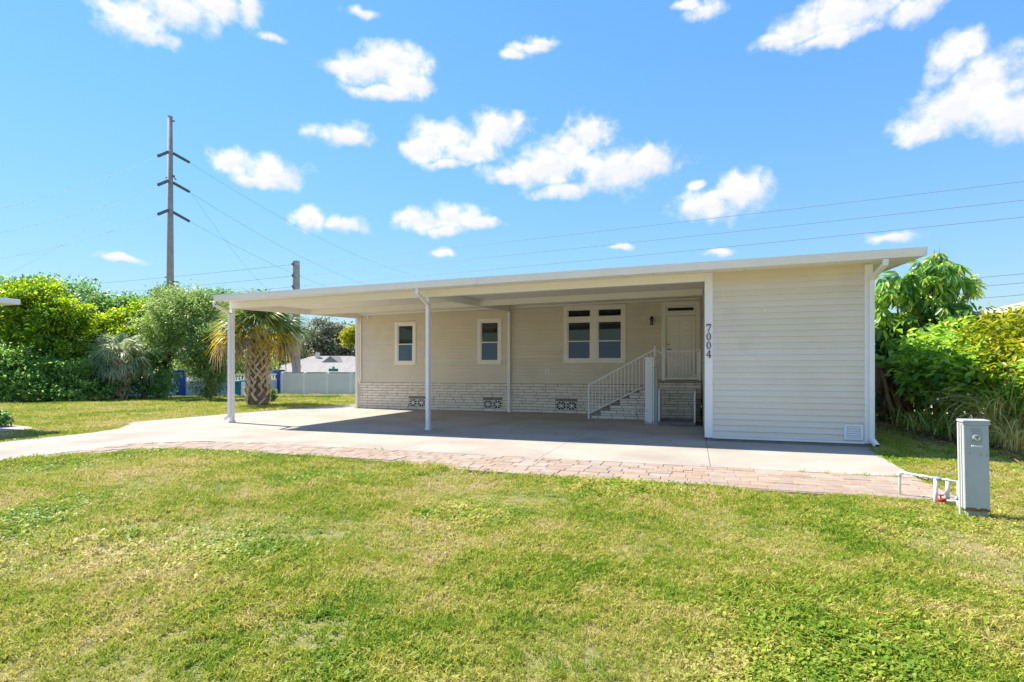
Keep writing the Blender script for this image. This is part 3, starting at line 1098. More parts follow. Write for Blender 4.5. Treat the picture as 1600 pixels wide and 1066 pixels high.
# door with a transom light
u0, u1, z0, z1 = OPEN['door']
t = .13
b = MB()
v0, v1 = VB - .045, VB + .03
b.box(u0, u1, v0, v1, z1 - t, z1, c=.004)
b.box(u0, u0 + t, v0 + .002, v1, z0, z1 - t)
b.box(u1 - t, u1, v0 + .002, v1, z0, z1 - t)
zt = z1 - .44
b.box(u0 + t, u1 - t, v0 + .003, v1, zt - .02, zt + .08)
dr = b.build('door', M['trim'], house)
b = MB()
a, c = u0 + t + .01, u1 - t - .01
b.box(a, c, VB + .0, VB + .045, z0 + .01, zt - .03)
dz = (zt - .03 - z0)
for (fa, fb) in ((.13, .46), (.54, .87)):          # six raised panels
    for (za, zb) in ((.06, .30), (.36, .70), (.76, .93)):
        b.box(a + (c - a) * fa, a + (c - a) * fb, VB - .012, VB - .0005, z0 + dz * za, z0 + dz * zb, c=.011)
b.build('leaf', M['door'], dr)
b = MB()
b.tube([(a + .07, VB - .001, z0 + .98), (a + .07, VB - .06, z0 + .98)], [.032, .03], 12)
b.tube([(a + .07, VB - .055, z0 + .98), (a + .17, VB - .055, z0 + .98)], .012, 8)
b.tube([(a + .07, VB - .001, z0 + 1.14), (a + .07, VB - .025, z0 + 1.14)], .03, 12)
b.build('handle', M['brass'], dr)
sash(dr, a - .005, c + .005, zt + .085, z1 - t - .005, VB + .0, .06)
pane(dr, a + .05, c - .05, zt + .13, z1 - t - .05, VB + .012, M['glass'])
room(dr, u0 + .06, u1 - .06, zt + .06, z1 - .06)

# masonry skirt
b = MB()
b.box(UL - .02, -1.0, VB - .03, VB + .12, -.05, ZSK - .035)
sk = b.build('masonry_skirt', M['mortar'], house)
VENT = [(-10.262, -9.56), (-7.24, -6.52), (-4.553, -3.81)]
br = random.Random(11)
blk = {}


def block(parent, u0, u1, z0, z1, vf, dep=.045, mt='block'):
    w, h = round(u1 - u0, 2), round(z1 - z0, 3)
    var = br.randrange(3)
    key = (w, h, var, dep)
    if key not in blk:
        bb = MB()
        rr = random.Random(hash(key) % 1000)
        bb.box(-w / 2 + .006, w / 2 - .006, 0, dep, -h / 2 + .006, h / 2 - .006, c=.009)
        bb.v = [(x + rr.uniform(-.003, .003), y + (rr.uniform(-.004, .004) if y < dep * .5 else 0), z + rr.uniform(-.003, .003)) for x, y, z in bb.v]
        blk[key] = bb.mesh('block', M[mt])
    o = mesh_obj('block', blk[key], parent, ((u0 + u1) / 2, vf + br.uniform(-.005, .004), (z0 + z1) / 2))
    return o


NB = 0
CH = (ZSK - .04) / 10
for r_ in range(10):
    z0 = .0 + r_ * CH
    x = UL - .02 + (-.22 if r_ % 2 else 0)
    while x < -1.45:
        w = .44 if br.random() < .85 else .34
        a, c = max(x, UL - .02), min(x + w, -1.3)
        segs = [(a, c)]
        for (va, vb_) in VENT:
            if z0 + CH > .125 and z0 < .43:
                ns = []
                for (p0, p1) in segs:
                    if p1 <= va or p0 >= vb_: ns.append((p0, p1))
                    else:
                        if va - p0 > .05: ns.append((p0, va))
                        if p1 - vb_ > .05: ns.append((vb_, p1))
                segs = ns
        for (p0, p1) in segs:
            if p1 - p0 > .05 and NB < 300:
                block(sk, p0, p1, z0, z0 + CH, VB - .055)
                NB += 1
        x += w
print('blocks', NB)
for (va, vb_) in VENT:
    hw = (vb_ - va) / 2
    for i in range(2):
        a = va + i * hw + .008
        c = a + hw - .016
        za, zb = .108, .405
        b = MB()
        t = .03
        v0, v1 = VB - .062, VB - .032
        b.box(a, c, v0, v1, za, za + t * .6)
        b.box(a, c, v0, v1, zb - t * .6, zb)
        b.box(a, a + t * .6, v0, v1, za, zb)
        b.box(c - t * .6, c, v0, v1, za, zb)
        cu, cz = (a + c) / 2, (za + zb) / 2
        b.bar((a + .01, VB - .048, za + .01), (c - .01, VB - .048, zb - .01), .03, .026)
        b.bar((a + .01, VB - .0484, zb - .01), (c - .01, VB - .0484, za + .01), .03, .0264)
        b.bar((cu, VB - .0476, za + .005), (cu, VB - .0476, zb - .005), .025, .026)
        b.bar((a + .005, VB - .0472, cz), (c - .005, VB - .0472, cz), .025, .026)
        vo = b.build('vent_block', M['vent_block'], sk)
        b = MB()
        b.box(a + .01, c - .01, VB - .0315, VB - .0303, za + .01, zb - .01)
        b.build('vent_void', M['dark'], vo)

# shed bay
ZST = 3.5
b = MB()
wall_top(b, US, UR, VF + .002, VF + .1, .06)
wall_top(b, US, US + .1, VF + .1, VB, .06)
wall_top(b, UR - .1, UR, VF + .1, VB, .06)
sw = b.build('shed_wall', M['siding'], house)
SHV = (2.78, 3.10, .13, .43)
z = .1
while z < 3.62:
    z1 = z + LAP
    zt = zc(US, VF) - .008
    if zt - z > .03:
        segs = [(US + .11, UR - .09)]
        if z1 > SHV[2] and z < SHV[3]:
            segs = [(US + .11, SHV[0] + .01), (SHV[1] - .01, UR - .09)]
        for a, c in segs:
            plank(sw, a, c, VF, z, min(z1, zt), M['siding'])
    z = z1
b = MB()
z = .1
while z < 3.6:
    for uu, s_ in ((US, -1), (UR, 1)):
        z1 = min(z + LAP, zc(US, VF) - .01)
        if z1 - z > .03:
            b.prism([(uu, z), (uu + s_ * .02, z), (uu + s_ * .021, z + .012), (uu + s_ * .004, z1), (uu, z1)], 1, VF + .06, VB - .06)
    z += LAP
tag(b.build('side_planks', M['siding'], sw), kind='stuff')
zt = zc(US, VF) - .004
for a, c, v0 in ((US - .03, US + .13, VF - .032), (UR - .11, UR + .03, VF - .032)):
    b = MB()
    b.box(a, c, v0, VF + .06, .07, zt, c=.005)
    b.build('corner_trim', M['white'], sw)
b = MB()
b.box(US + .131, UR - .111, VF - .03, VF, .06, .098)
b.build('base_flashing', M['white'], sw)
b = MB()
b.box(US + .02, UR + .02, VF + .01, VF + .2, -.05, .058)
b.build('shed_footing', M['mortar'], sw)
# louvred vent, low on the right
b = MB()
u0, u1, z0, z1 = SHV
v0 = VF - .045
b.box(u0, u1, v0, VF, z1 - .035, z1, c=.004)
b.box(u0, u1, v0, VF, z0, z0 + .035, c=.004)
b.box(u0, u0 + .04, v0 + .001, VF, z0 + .035, z1 - .035)
b.box(u1 - .04, u1, v0 + .001, VF, z0 + .035, z1 - .035)
lv = b.build('louvre_vent', M['white'], sw)
for i in range(5):
    zz = z0 + .045 + i * (z1 - z0 - .075) / 5
    b = MB()
    b.prism([(v0 + .006, zz), (v0 + .01, zz - .004), (VF - .004, zz + .034), (VF - .008, zz + .038)], 0, u0 + .04, u1 - .04)
    b.build('slat', M['white'], lv)
b = MB()
b.box(u0 + .03, u1 - .03, VF - .004, VF - .001, z0 + .03, z1 - .03)
b.build('vent_void', M['dark'], lv)
for (hu, hz) in ((1.36, 2.70), (1.15, 1.78)):      # two small hooks on the shed siding
    b = MB()
    b.tube([(hu, VF - .0, hz), (hu, VF - .05, hz), (hu, VF - .055, hz + .03)], .008, 6)
    b.box(hu - .015, hu + .015, VF - .026, VF - .018, hz - .025, hz + .02)
    b.build('hook', M['white'], sw)


# weather boxes on the walls
def wall_box(name, u, z, w, h, v, m, lab, cat, slots=True):
    t_ = thing(name, (u, v, z), lab, cat)
    b = MB()
    b.box(u - w / 2, u + w / 2, v - .03, v, z - h / 2, z + h / 2, c=.004)
    b.build('plate', m, t_)
    if slots:
        for s_ in (-1, 1):
            b = MB()
            b.box(u - w * .22, u + w * .22, v - .033, v - .0295, z + s_ * h * .22 - h * .1, z + s_ * h * .22 + h * .1)
            b.build('socket', M['liftgrey'], t_)
    else:
        b = MB()
        b.tube([(u, v - .03, z - h * .2), (u, v - .08, z - h * .3)], [.03, .045], 10)
        b.build('lamp_head', m, t_)


wall_box('outlet', -4.85, 1.45, .16, .16, VB - .022, M['white'], 'white square outlet cover on the siding below the wide window', 'outlet')
wall_box('floodlight', -12.05, 3.56, .09, .17, VB - .022, M['white'], 'small white floodlight box high at the far corner of the siding', 'light', False)
wall_box('socket_box', -1.72, .22, .1, .13, 16.68, M['white'], 'small white socket box low on the masonry steps by the lift', 'outlet')

# house numbers 7 0 0 4 down the white trim
NUM = []


def glyph(ch, cx, zb, h):
    w = h * .56
    b = MB()
    v0, v1 = VF - .052, VF - .038
    X = lambda a: cx + (a - .5) * w
    Z = lambda a: zb + a * h

    def pg(pts):
        b.prism([], 0, 0, 0) if False else None
        nn = len(pts)
        vs = [(X(a), v0, Z(c)) for a, c in pts] + [(X(a), v1, Z(c)) for a, c in pts]
        b.add(vs, [tuple(range(nn)), tuple(range(2 * nn - 1, nn - 1, -1))] + [(i, nn + i, nn + (i + 1) % nn, (i + 1) % nn) for i in range(nn)])
    if ch == '0':
        nn = 28
        o_, i_ = [], []
        for k in range(nn):
            t = 2 * math.pi * k / nn
            o_.append((.5 + .5 * math.cos(t), .5 + .5 * math.sin(t)))
            i_.append((.5 + .29 * math.cos(t), .5 + .45 * math.sin(t)))
        vs = [(X(a), v, Z(c)) for v in (v0, v1) for lst in (o_, i_) for a, c in lst]
        f = []
        for k in range(nn):
            k2 = (k + 1) % nn
            f += [(k, k2, nn + k2, nn + k), (2 * nn + k, 3 * nn + k, 3 * nn + k2, 2 * nn + k2), (k, 2 * nn + k, 2 * nn + k2, k2), (nn + k, nn + k2, 3 * nn + k2, 3 * nn + k)]
        b.add(vs, f)
    elif ch == '7':
        pg([(0.0, .86), (1.0, .86), (1.0, 1.0), (.0, 1.0)])
        pg([(0.0, .70), (.08, .70), (.14, .858), (0.0, .858)])
        pg([(.26, 0), (.48, 0), (1.0, .84), (1.0, .858), (.88, .858)])
    else:
        pg([(.62, .12), (.80, .12), (.80, 1.0), (.70, 1.0), (.62, .92)])
        pg([(-.05, .26), (.618, .26), (.618, .35), (.07, .35)])
        pg([(.802, .26), (1.05, .26), (1.05, .35), (.802, .35)])
        pg([(-.05, .352), (.09, .352), (.618, .86), (.618, .98)])
        pg([(.5, 0), (.92, 0), (.92, .07), (.802, .118), (.618, .118), (.5, .07)])
    return b


hn = thing('house_number', (US + .05, VF - .04, 1.7), 'black serif house number 7004 running down the white shed corner trim', 'house number')
for i, ch in enumerate('7004'):
    glyph(ch, US + .05, 2.30 - i * .183, .158).build('digit', M['number'], hn)

# wall lantern
lt = thing('wall_lantern', (-1.33, VB - .02, 3.05), 'small black wall lantern with clear glass on siding beside the door', 'lantern')
b = MB()
b.box(-1.41, -1.25, VB - .03, VB - .018, 2.98, 3.28, c=.004)
b.build('back_plate', M['trim'], lt)
b = MB()
b.box(-1.36, -1.30, VB - .05, VB - .03, 3.05, 3.22)
b.tube([(-1.33, VB - .05, 3.12), (-1.33, VB - .10, 3.25), (-1.33, VB - .13, 3.24)], .012, 8)
b.build('bracket', M['black'], lt)
b = MB()
b.tube([(-1.33, VB - .13, 3.25), (-1.33, VB - .13, 3.235), (-1.33, VB - .13, 3.19), (-1.33, VB - .13, 3.13), (-1.33, VB - .13, 3.12)], [.012, .03, .058, .07, .066], 12)
b.build('cap', M['black'], lt)
b = MB()
b.tube([(-1.33, VB - .13, 3.118), (-1.33, VB - .13, 3.0)], .052, 12)
b.build('lamp_glass', M['lampglass'], lt)
b = MB()
b.tube([(-1.33, VB - .13, 2.999), (-1.33, VB - .13, 2.96)], [.062, .05], 12)
for k in range(4):
    t = math.pi / 4 + k * math.pi / 2
    b.tube([(-1.33 + .056 * math.cos(t), VB - .13 + .056 * math.sin(t), 3.125), (-1.33 + .056 * math.cos(t), VB - .13 + .056 * math.sin(t), 2.995)], .006, 5)
b.build('cage', M['black'], lt)

# ------------------------------------------------------------------ entry steps, railing, gate, lift
VS_ = 16.7
st = thing('entry_steps', (-1.4, 17.5, 0), 'whitewashed masonry steps with raised landing rising to the front door', 'steps')
NR, HR, TR = 7, 1.175 / 7, .29
U0 = -3.02
b = MB()
for i in range(NR - 1):
    b.box(U0 + i * TR + .03, U0 + (i + 1) * TR - (.0 if i < NR - 2 else 0) + .03, VS_ + .03, VB - .06, 0, (i + 1) * HR - .045)
b.box(U0 + (NR - 1) * TR + .03, .18, VS_ + .03, VB - .05, 0, 1.13)
core = b.build('core', M['mortar'], st)
for i in range(NR):
    a = U0 + i * TR - .015
    c = U0 + (i + 1) * TR + .008 if i < NR - 1 else .19
    b = MB()
    b.box(a, c, VS_ - .012, VB - .062, (i + 1) * HR - .044, (i + 1) * HR, c=.006)
    b.build('tread' if i < NR - 1 else 'landing_slab', M['tread'], st)
courses = []
z = 0.0
k = 0
while z < 1.12:
    hh = .1 if k % 2 == 0 else .06
    courses.append((z, min(z + hh, 1.13)))
    z += hh
    k += 1
for ci, (za, zb) in enumerate(courses):
    if zb - za < .03: continue
    # face starts where the steps reach this height
    ns = 0
    for i in range(NR):
        if (i + 1) * HR - .044 >= zb - .02:
            ns = i
            break
    else:
        ns = NR - 1
    xs0 = U0 + ns * TR + .005
    x = xs0 - br.uniform(0, .2)
    while x < .17:
        w = br.choice([.38, .38, .3, .44]) if ci % 2 == 0 else br.choice([.45, .38, .5])
        a, c = max(x, xs0), min(x + w, .185)
        if c - a > .06:
            block(core, a, c, za, zb, VS_)
        x += w
# riser faces
for i in range(NR):
    b = MB()
    b.box(U0 + i * TR, U0 + i * TR + .028, VS_ + .05, VB - .07, i * HR + .002, (i + 1) * HR - .046)
    b.build('riser', M['block'], st)

rl = thing('stair_railing', (U0, VS_ - .0, 0), 'white metal picket stair railing along the open side of the steps', 'railing')
ax, az0 = U0 - .06, 1.03
bx_, bz0 = -1.12, 2.10
b = MB()
b.box(ax - .025, ax + .025, VS_ - .06, VS_ - .01, .001, 1.06, c=.004)
b.build('post', M['white'], rl)
b = MB()
b.box(bx_ - .025, bx_ + .025, VS_ - .06, VS_ - .01, 1.0, 2.2, c=.004)
b.build('post', M['white'], rl)
vr = VS_ - .035
b = MB()
b.bar((ax, vr, az0), (bx_, vr, bz0), .04, .035)
b.build('top_rail', M['white'], rl)
b = MB()
b.bar((ax, vr, az0 - .88), (bx_, vr, bz0 - .94), .035, .03)
b.build('bottom_rail', M['white'], rl)
NBL = 18
for i in range(1, NBL):
    f_ = i / NBL
    x = ax + (bx_ - ax) * f_
    b = MB()
    b.box(x - .009, x + .009, vr - .009, vr + .009, az0 - .88 + (bz0 - .06 - az0) * f_, az0 + (bz0 - az0) * f_ - .01)
    b.build('baluster', M['white'], rl)

gt = thing('landing_gate', (-.4, VS_ + .05, 1.18), 'white picket gate with diagonal brace at landing edge above the lift', 'gate')
vg = VS_ + .04
gu0, gu1, gz0, gz1 = -.83, .12, 1.215, 2.06
for (a, c, za, zb, nm) in ((gu0 - .09, gu0, 1.18, 2.16, 'post'), (gu1, gu1 + .045, 1.18, 2.10, 'post')):
    b = MB()
    b.box(a, c, vg - .025, vg + .025, za, zb, c=.004)
    b.build(nm, M['white'], gt)
b = MB()
b.box(gu0 + .002, gu1 - .002, vg - .018, vg + .018, gz1 - .035, gz1)
b.box(gu0 + .002, gu1 - .002, vg - .02, vg + .02, gz0, gz0 + .05)
b.box(gu1 - .05, gu1 - .002, vg - .017, vg + .017, gz0 + .05, gz1 - .035)
b.build('gate_frame', M['white'], gt)
for i in range(1, 9):
    x = gu0 + (gu1 - .05 - gu0) * i / 9
    b = MB()
    b.box(x - .011, x + .011, vg - .011, vg + .011, gz0 + .05, gz1 - .035)
    b.build('picket', M['white'], gt)
b = MB()
b.bar((gu0 - .26, vg - .04, gz1 + .03), (gu1 - .06, vg - .04, gz0 + .09), .035, .03)
b.build('brace', M['white'], gt)
b = MB()
b.tube([(gu1 - .03, vg - .03, gz1 - .03), (gu1 - .03, vg - .05, gz1 - .03)], .02, 8)
b.build('latch', M['liftgrey'], gt)

wlft = thing('wheelchair_lift', (-.8, 15.8, 0), 'white vertical wheelchair lift with grey platform standing beside the steps', 'lift')
tu0, tu1, tv0, tv1 = -1.30, -1.05, 15.45, 15.8
b = MB()
b.box(tu0, tu1, tv0, tv1, .0, 1.83, c=.01)
tw = b.build('tower', M['lift'], wlft)
b = MB()
b.box(tu0 - .004, tu1 + .004, tv0 - .006, tv1 + .004, 1.80, 1.845, c=.005)
b.build('tower_cap', M['lift'], tw)
for (x, z) in ((tu0 + .09, 1.66), (tu0 + .05, .36), (tu1 - .03, 1.15)):
    b = MB()
    b.tube([(x, tv0 + .002, z), (x, tv0 - .012, z)], .016, 8)
    b.build('bolt', M['liftgrey'], tw)
b = MB()
b.box(tu1 - .055, tu1 - .045, tv0 - .004, tv0, .05, 1.78)
b.build('seam', M['liftgrey'], tw)
b = MB()
b.box(tu1 + .001, tu1 + .085, tv0 + .03, tv1 - .02, .02, 1.55)
b.build('mast', M['liftgrey'], wlft)
b = MB()
b.box(tu0 - .02, tu1 + .1, tv0 - .05, tv1 + .05, .001, .045)
for x in (tu0 + .03, tu1 - .05, tu1 + .06):
    b.tube([(x, tv0 - .03, .045), (x, tv0 - .03, .085)], .022, 8)
b.build('foot_plate', M['liftgrey'], wlft)
pu0, pu1, pv0, pv1 = -.94, .02, 15.25, 16.62
b = MB()
b.box(pu0, pu1, pv0 + .08, pv1, .035, .085)
b.prism([(pv0, .01), (pv0 + .08, .01), (pv0 + .08, .085), (pv0, .02)], 0, pu0, pu1)
b.build('platform', M['plate'], wlft)
for (x, nm) in ((pu0 + .02, 'side_guard'), (pu1 - .02, 'side_guard')):
    b = MB()
    b.box(x - .02, x + .02, pv0 + .1, pv0 + .15, .086, .94, c=.004)
    b.box(x - .02, x + .02, pv1 - .06, pv1 - .01, .086, .94, c=.004)
    b.box(x - .015, x + .015, pv0 + .15, pv1 - .06, .86, .93)
    b.box(x - .01, x + .01, pv0 + .15, pv1 - .06, .1, .86)
    b.build(nm, M['lift'], wlft)
b = MB()
b.box(pu1 - .08, pu1 - .045, pv0 + .13, pv0 + .19, .70, .78, c=.004)
b.build('control_box', M['liftgrey'], wlft)

# ------------------------------------------------------------------ meter pedestal and water pipes
mp = thing('meter_pedestal', (2.75, 6.86, -.03), 'grey galvanised electric meter pedestal leaning slightly on the lawn', 'meter')
mu, mv = 2.75, 6.86
b = MB()
b.box(mu - .105, mu + .105, mv - .04, mv + .11, .06, .955, c=.006)
bd = b.build('cabinet', M['meter'], mp)
b = MB()
b.box(mu - .115, mu + .115, mv - .055, mv + .12, .956, .985, c=.006)
b.box(mu - .113, mu + .113, mv - .052, mv - .042, .935, .956)
b.build('lid', M['meter'], mp)
b = MB()
b.box(mu - .101, mu + .101, mv - .046, mv - .0405, .062, .93)
b.build('door_panel', M['meter'], mp)
b = MB()
rr = random.Random(5)
xs = [mu - .103 + i * .206 / 12 for i in range(13)]
top = [.075 + rr.uniform(-.004, .014) for _ in xs]
b.add([(x, mv - .0475, .05) for x in xs] + [(x, mv - .0475, t_) for x, t_ in zip(xs, top)], [(i, i + 1, 14 + i, 13 + i) for i in range(12)])
b.build('rust_edge', M['rust'], mp)
b = MB()
b.box(mu - .042, mu + .042, mv - .050, mv - .0465, .735, .905)
wd = b.build('meter_window', M['metersteel'], mp)
b = MB()
nn = 24
b.tube([(mu, mv - .0502, .805), (mu, mv - .07, .805)], [.036, .034], 24)
b.build('meter_glass', M['liftgrey'], wd)
b = MB()
b.tube([(mu, mv - .0702, .805), (mu, mv - .0725, .805)], [.027, .027], 24)
dl = b.build('meter_dial', M['lift'], wd)
b = MB()
b.box(mu - .016, mu + .016, mv - .0738, mv - .0727, .808, .82)
b.tube([(mu, mv - .0727, .795), (mu, mv - .0738, .795)], .007, 10)
b.build('register', M['dark'], dl)
b = MB()
b.box(mu - .028, mu + .028, mv - .054, mv - .0502, .86, .89)
b.build('meter_plate', M['liftgrey'], wd)
b = MB()
b.box(mu - .045, mu + .045, mv - .056, mv - .0465, .708, .728, c=.003)
b.build('hasp', M['white'], mp)
for (x, z, w) in ((-.055, .645, .006), (.035, .635, .008), (.082, .63, .007)):
    b = MB()
    b.box(mu + x - w, mu + x + w, mv - .0482, mv - .0466, z - .018, z + .012)
    b.build('scuff', M['liftgrey'], mp)
b = MB()
b.poly([(mu - .075, mv - .03), (mu + .09, mv - .03), (mu + .085, mv + .1), (mu - .07, mv + .1)], -.1, .058)
b.build('footing', M['footing'], mp)
b = MB()
b.tube([(mu - .128, mv + .02, -.1), (mu - .128, mv + .02, .955)], .011, 8)
b.build('conduit', M['pvc'], mp)
mp.rotation_euler = (0, R(-1.0), R(-4))

wp = thing('water_pipes', (2.5, 7.7, 0), 'white plastic water pipe manifold with red valve beside the meter pedestal', 'pipes')
pa = Vector((2.33, 7.66, 0))
pb = Vector((2.62, 7.10, 0))
pz = .265
# main run goes from the riser at the paver edge towards the pedestal
P0 = gp(1406, 773); P1 = at(1500, 741, 5.95)
P0 = Vector((P0.x, P0.y, 0)); P1 = Vector((P1.x, P1.y, 0))
dr_ = (P1 - P0)
pt = lambda f_, z: (P0.x + dr_.x * f_, P0.y + dr_.y * f_, z)
b = MB()
b.tube([pt(0, -.1), pt(0, pz - .02), pt(.015, pz), pt(.05, pz + .004), pt(1.0, pz + .012)], .014, 10)
b.build('main_pipe', M['pvc'], wp, True)
b = MB()
b.tube([pt(.0, pz - .05), pt(0, pz - .015), pt(.02, pz + .001), pt(.075, pz + .004)], .019, 10)
b.build('elbow', M['pvc'], wp, True)
b = MB()
b.tube([pt(.36, pz + .006), pt(.44, pz + .006)], .019, 10)
b.build('coupling', M['pvc'], wp, True)
b = MB()
b.tube([pt(.42, pz - .015), pt(.50, pz - .02)], .02, 8)
b.build('brass_cock', M['bronze'], wp)
b = MB()
b.tube([pt(.62, -.1), pt(.62, pz + .01)], .021, 10)
b.build('riser', M['pvc'], wp, True)
b = MB()
b.tube([pt(.58, pz + .0085), pt(.72, pz + .0085)], .02, 10)
b.build('tee', M['primer'], wp, True)
b = MB()
b.tube([pt(.99, -.1), pt(.99, pz + .012)], .021, 10)
b.build('riser', M['pvc'], wp, True)
b = MB()
b.tube([pt(.99, .08), pt(.99, .15)], .0235, 10)
b.build('coupling', M['primer'], wp, True)
b = MB()
q1 = Vector(pt(.80, 0)) + Vector((.05, .12, 0))
b.tube([q1 + Vector((0, 0, .0)), q1 + Vector((0, 0, pz + .01))], .019, 10)
b.tube([q1 + Vector((0, 0, .1)), q1 + Vector((-.06, 0, .095))], .014, 8)
b.build('riser', M['pvc'], wp, True)
v0_ = Vector(pt(.66, .045)) + Vector((0, -.04, 0))
b = MB()
b.tube([v0_ + Vector((-.02, 0, 0)), v0_ + Vector((.05, -.01, 0))], .021, 10)
vb = b.build('valve', M['red'], wp, True)
b = MB()
b.tube([v0_ + Vector((.01, -.0, .015)), v0_ + Vector((.01, -.0, .05))], .008, 8)
b.bar(v0_ + Vector((-.02, 0, .055)), v0_ + Vector((.035, 0, .05)), .02, .01)
b.build('valve_handle', M['red'], vb)
b = MB()
b.tube([v0_ + Vector((.05, -.01, 0)), v0_ + Vector((.15, -.03, -.005))], .011, 8)
b.tube([v0_ + Vector((.15, -.03, -.08)), v0_ + Vector((.15, -.03, .03))], .015, 8)
b.tube([v0_ + Vector((.15, -.03, .02)), v0_ + Vector((.15, -.03, .05))], .02, 8)
b.build('stub_pipe', M['pvc'], wp, True)

# ------------------------------------------------------------------ perimeter wall, vinyl fence, far houses
pl_ = gp(281, 619)
pr2 = gp(436, 615.5)
pl_2 = Vector((pl_.x, pl_.y, pl_.z))


def frame2(a, b):
    d = Vector((b.x - a.x, b.y - a.y, 0))
    L = d.length
    return d.normalized(), L


dW, LW = frame2(pl_, pr2)
ang = math.atan2(dW.y, dW.x)


def local_thing(name, a, ang, *lab):
    t_ = thing(name, (0, 0, 0), *lab)
    t_.location = a
    t_.rotation_euler = (0, 0, ang)
    BASE[t_] = Vector((0, 0, 0))                  # children are written in the thing's own axes
    return t_


pw = local_thing('perimeter_wall', pl_, ang, 'pale blue rendered wall with white balustrade between royal blue pillars', 'wall')
b = MB()
b.box(-22, LW, -.09, .09, -.2, 1.0)
b.build('wall_panel', M['lightblue'], pw)
b = MB()
b.box(.28, LW - .28, -.11, .11, 1.001, 1.09)
b.build('bottom_rail', M['white'], pw)
b = MB()
b.box(.28, LW - .28, -.11, .11, 1.42, 1.54)
b.build('top_rail', M['white'], pw)
nb = int(LW / .27)
for i in range(nb):
    x = .4 + (LW - .8) * i / (nb - 1)
    b = MB()
    b.tube([(x, 0, 1.09), (x, 0, 1.14), (x, 0, 1.22), (x, 0, 1.33), (x, 0, 1.42)], [.05, .05, .075, .04, .055], 8)
    b.build('baluster', M['white'], pw)
for x in (-.02, LW + .02):
    b = MB()
    b.box(x - .28, x + .28, -.28, .28, -.2, 1.72)
    p = b.build('pillar', M['bluepaint'], pw)
    b = MB()
    b.box(x - .34, x + .34, -.34, .34, 1.721, 1.86, c=.02)
    b.build('pillar_cap', M['bluepaint'], p)

va = gp(441, 616)
vb2 = gp(562, 617)
dV, LV = frame2(va, vb2)
vf = local_thing('vinyl_fence', va, math.atan2(dV.y, dV.x), 'white vinyl privacy fence of solid panels behind the palm lawn', 'fence')
npan = 9
pwid = LV / 3.35
for i in range(npan):
    x0 = i * pwid
    b = MB()
    b.box(x0 + .07, x0 + pwid - .07, -.02, .02, .06, 1.62)
    pnl = b.build('panel', M['vinylpanel'], vf)
    b = MB()
    b.box(x0 + .066, x0 + pwid - .066, -.035, .035, 1.621, 1.70)
    b.box(x0 + .066, x0 + pwid - .066, -.035, .035, -.02, .0595)
    b.build('rail', M['vinyl'], pnl)
for i in range(npan + 1):
    x0 = i * pwid
    b = MB()
    b.box(x0 - .085, x0 + .085, -.10, .10, -.1, 1.76)
    b.prism([(x0 - .10, 1.761), (x0 + .10, 1.761), (x0, 1.84)], 1, -.115, .115)
    b.build('post', M['vinyl'], vf)

bp = gp(374, 619)
bin_ = thing('storage_bin', (bp.x, bp.y, bp.z), 'turquoise plastic wheeled bin with white side standing by the pale blue wall', 'bin')
b = MB()
s2 = .28
b.add([(bp.x + x * (.85 if z == 0 else 1), bp.y + y * (.85 if z == 0 else 1), bp.z + z) for z in (0, 1.02) for x, y in ((-s2, -s2), (s2, -s2), (s2, s2), (-s2, s2))],
      [(3, 2, 1, 0), (4, 5, 6, 7), (0, 1, 5, 4), (1, 2, 6, 5), (2, 3, 7, 6), (3, 0, 4, 7)])
b.build('body', M['turq'], bin_)
b = MB()
b.box(bp.x - .31, bp.x + .31, bp.y - .33, bp.y + .31, bp.z + 1.021, bp.z + 1.10, c=.02)
b.build('lid', M['turq'], bin_)
b = MB()
b.box(bp.x + .30, bp.x + .42, bp.y - .2, bp.y + .2, bp.z, bp.z + 1.0, c=.02)
b.build('side_panel', M['vinyl'], bin_)

# long low house beyond the fence, and the gabled roof behind it
h1 = at(560, 590, 62)
fh = local_thing('far_house', Vector((h1.x, h1.y, G(h1.x, h1.y))), T, 'long low white house with grey shingle roof beyond the vinyl fence', 'house')
zg = G(h1.x, h1.y)
b = MB()
b.box(-9.5, 8, 0, 8, 0, -zg + 1.28)
b.build('wall', M['stucco'], fh)
ze, zr = -zg + 1.22, -zg + 2.36
b = MB()
e0, e1 = (-11.0, 8.5), (-.7, 8.7)
b.add([(-11, -.7, ze), (8.5, -.7, ze), (8.5, 8.7, ze), (-11, 8.7, ze), (-8.3, 4, zr), (5.5, 4, zr),
       (-11, -.7, ze - .13), (8.5, -.7, ze - .13), (8.5, 8.7, ze - .13), (-11, 8.7, ze - .13)],
      [(0, 1, 5, 4), (1, 2, 5), (2, 3, 4, 5), (3, 0, 4), (6, 7, 1, 0), (7, 8, 2, 1), (8, 9, 3, 2), (9, 6, 0, 3), (9, 8, 7, 6)])
b.build('roof', M['shingle'], fh)
for x in (-7.5, -4.0, -1.2, 2.5):
    b = MB()
    b.box(x, x + 1.4, -.03, -.001, -zg + .1, -zg + 1.0)
    b.build('window', M['dark'], fh)
h2 = at(505, 575, 78)
zg2 = G(h2.x, h2.y)
fh2 = local_thing('far_house', Vector((h2.x, h2.y, zg2)), T, 'distant house whose grey gabled roof rises above the long low roof', 'house')
b = MB()
b.box(-5.5, 7.5, 0, 8, 0, -zg2 + 2.0)
b.build('wall', M['stucco'], fh2)
ze, zr = -zg2 + 1.95, -zg2 + 3.55
b = MB()
b.add([(-6.2, -.6, ze), (8.2, -.6, ze), (8.2, 8.6, ze), (-6.2, 8.6, ze), (-3, 4, zr), (3, 4, zr)], [(0, 1, 5, 4), (1, 2, 5), (2, 3, 4, 5), (3, 0, 4), (3, 2, 1, 0)])
rf = b.build('roof', M['shingle'], fh2)
b = MB()
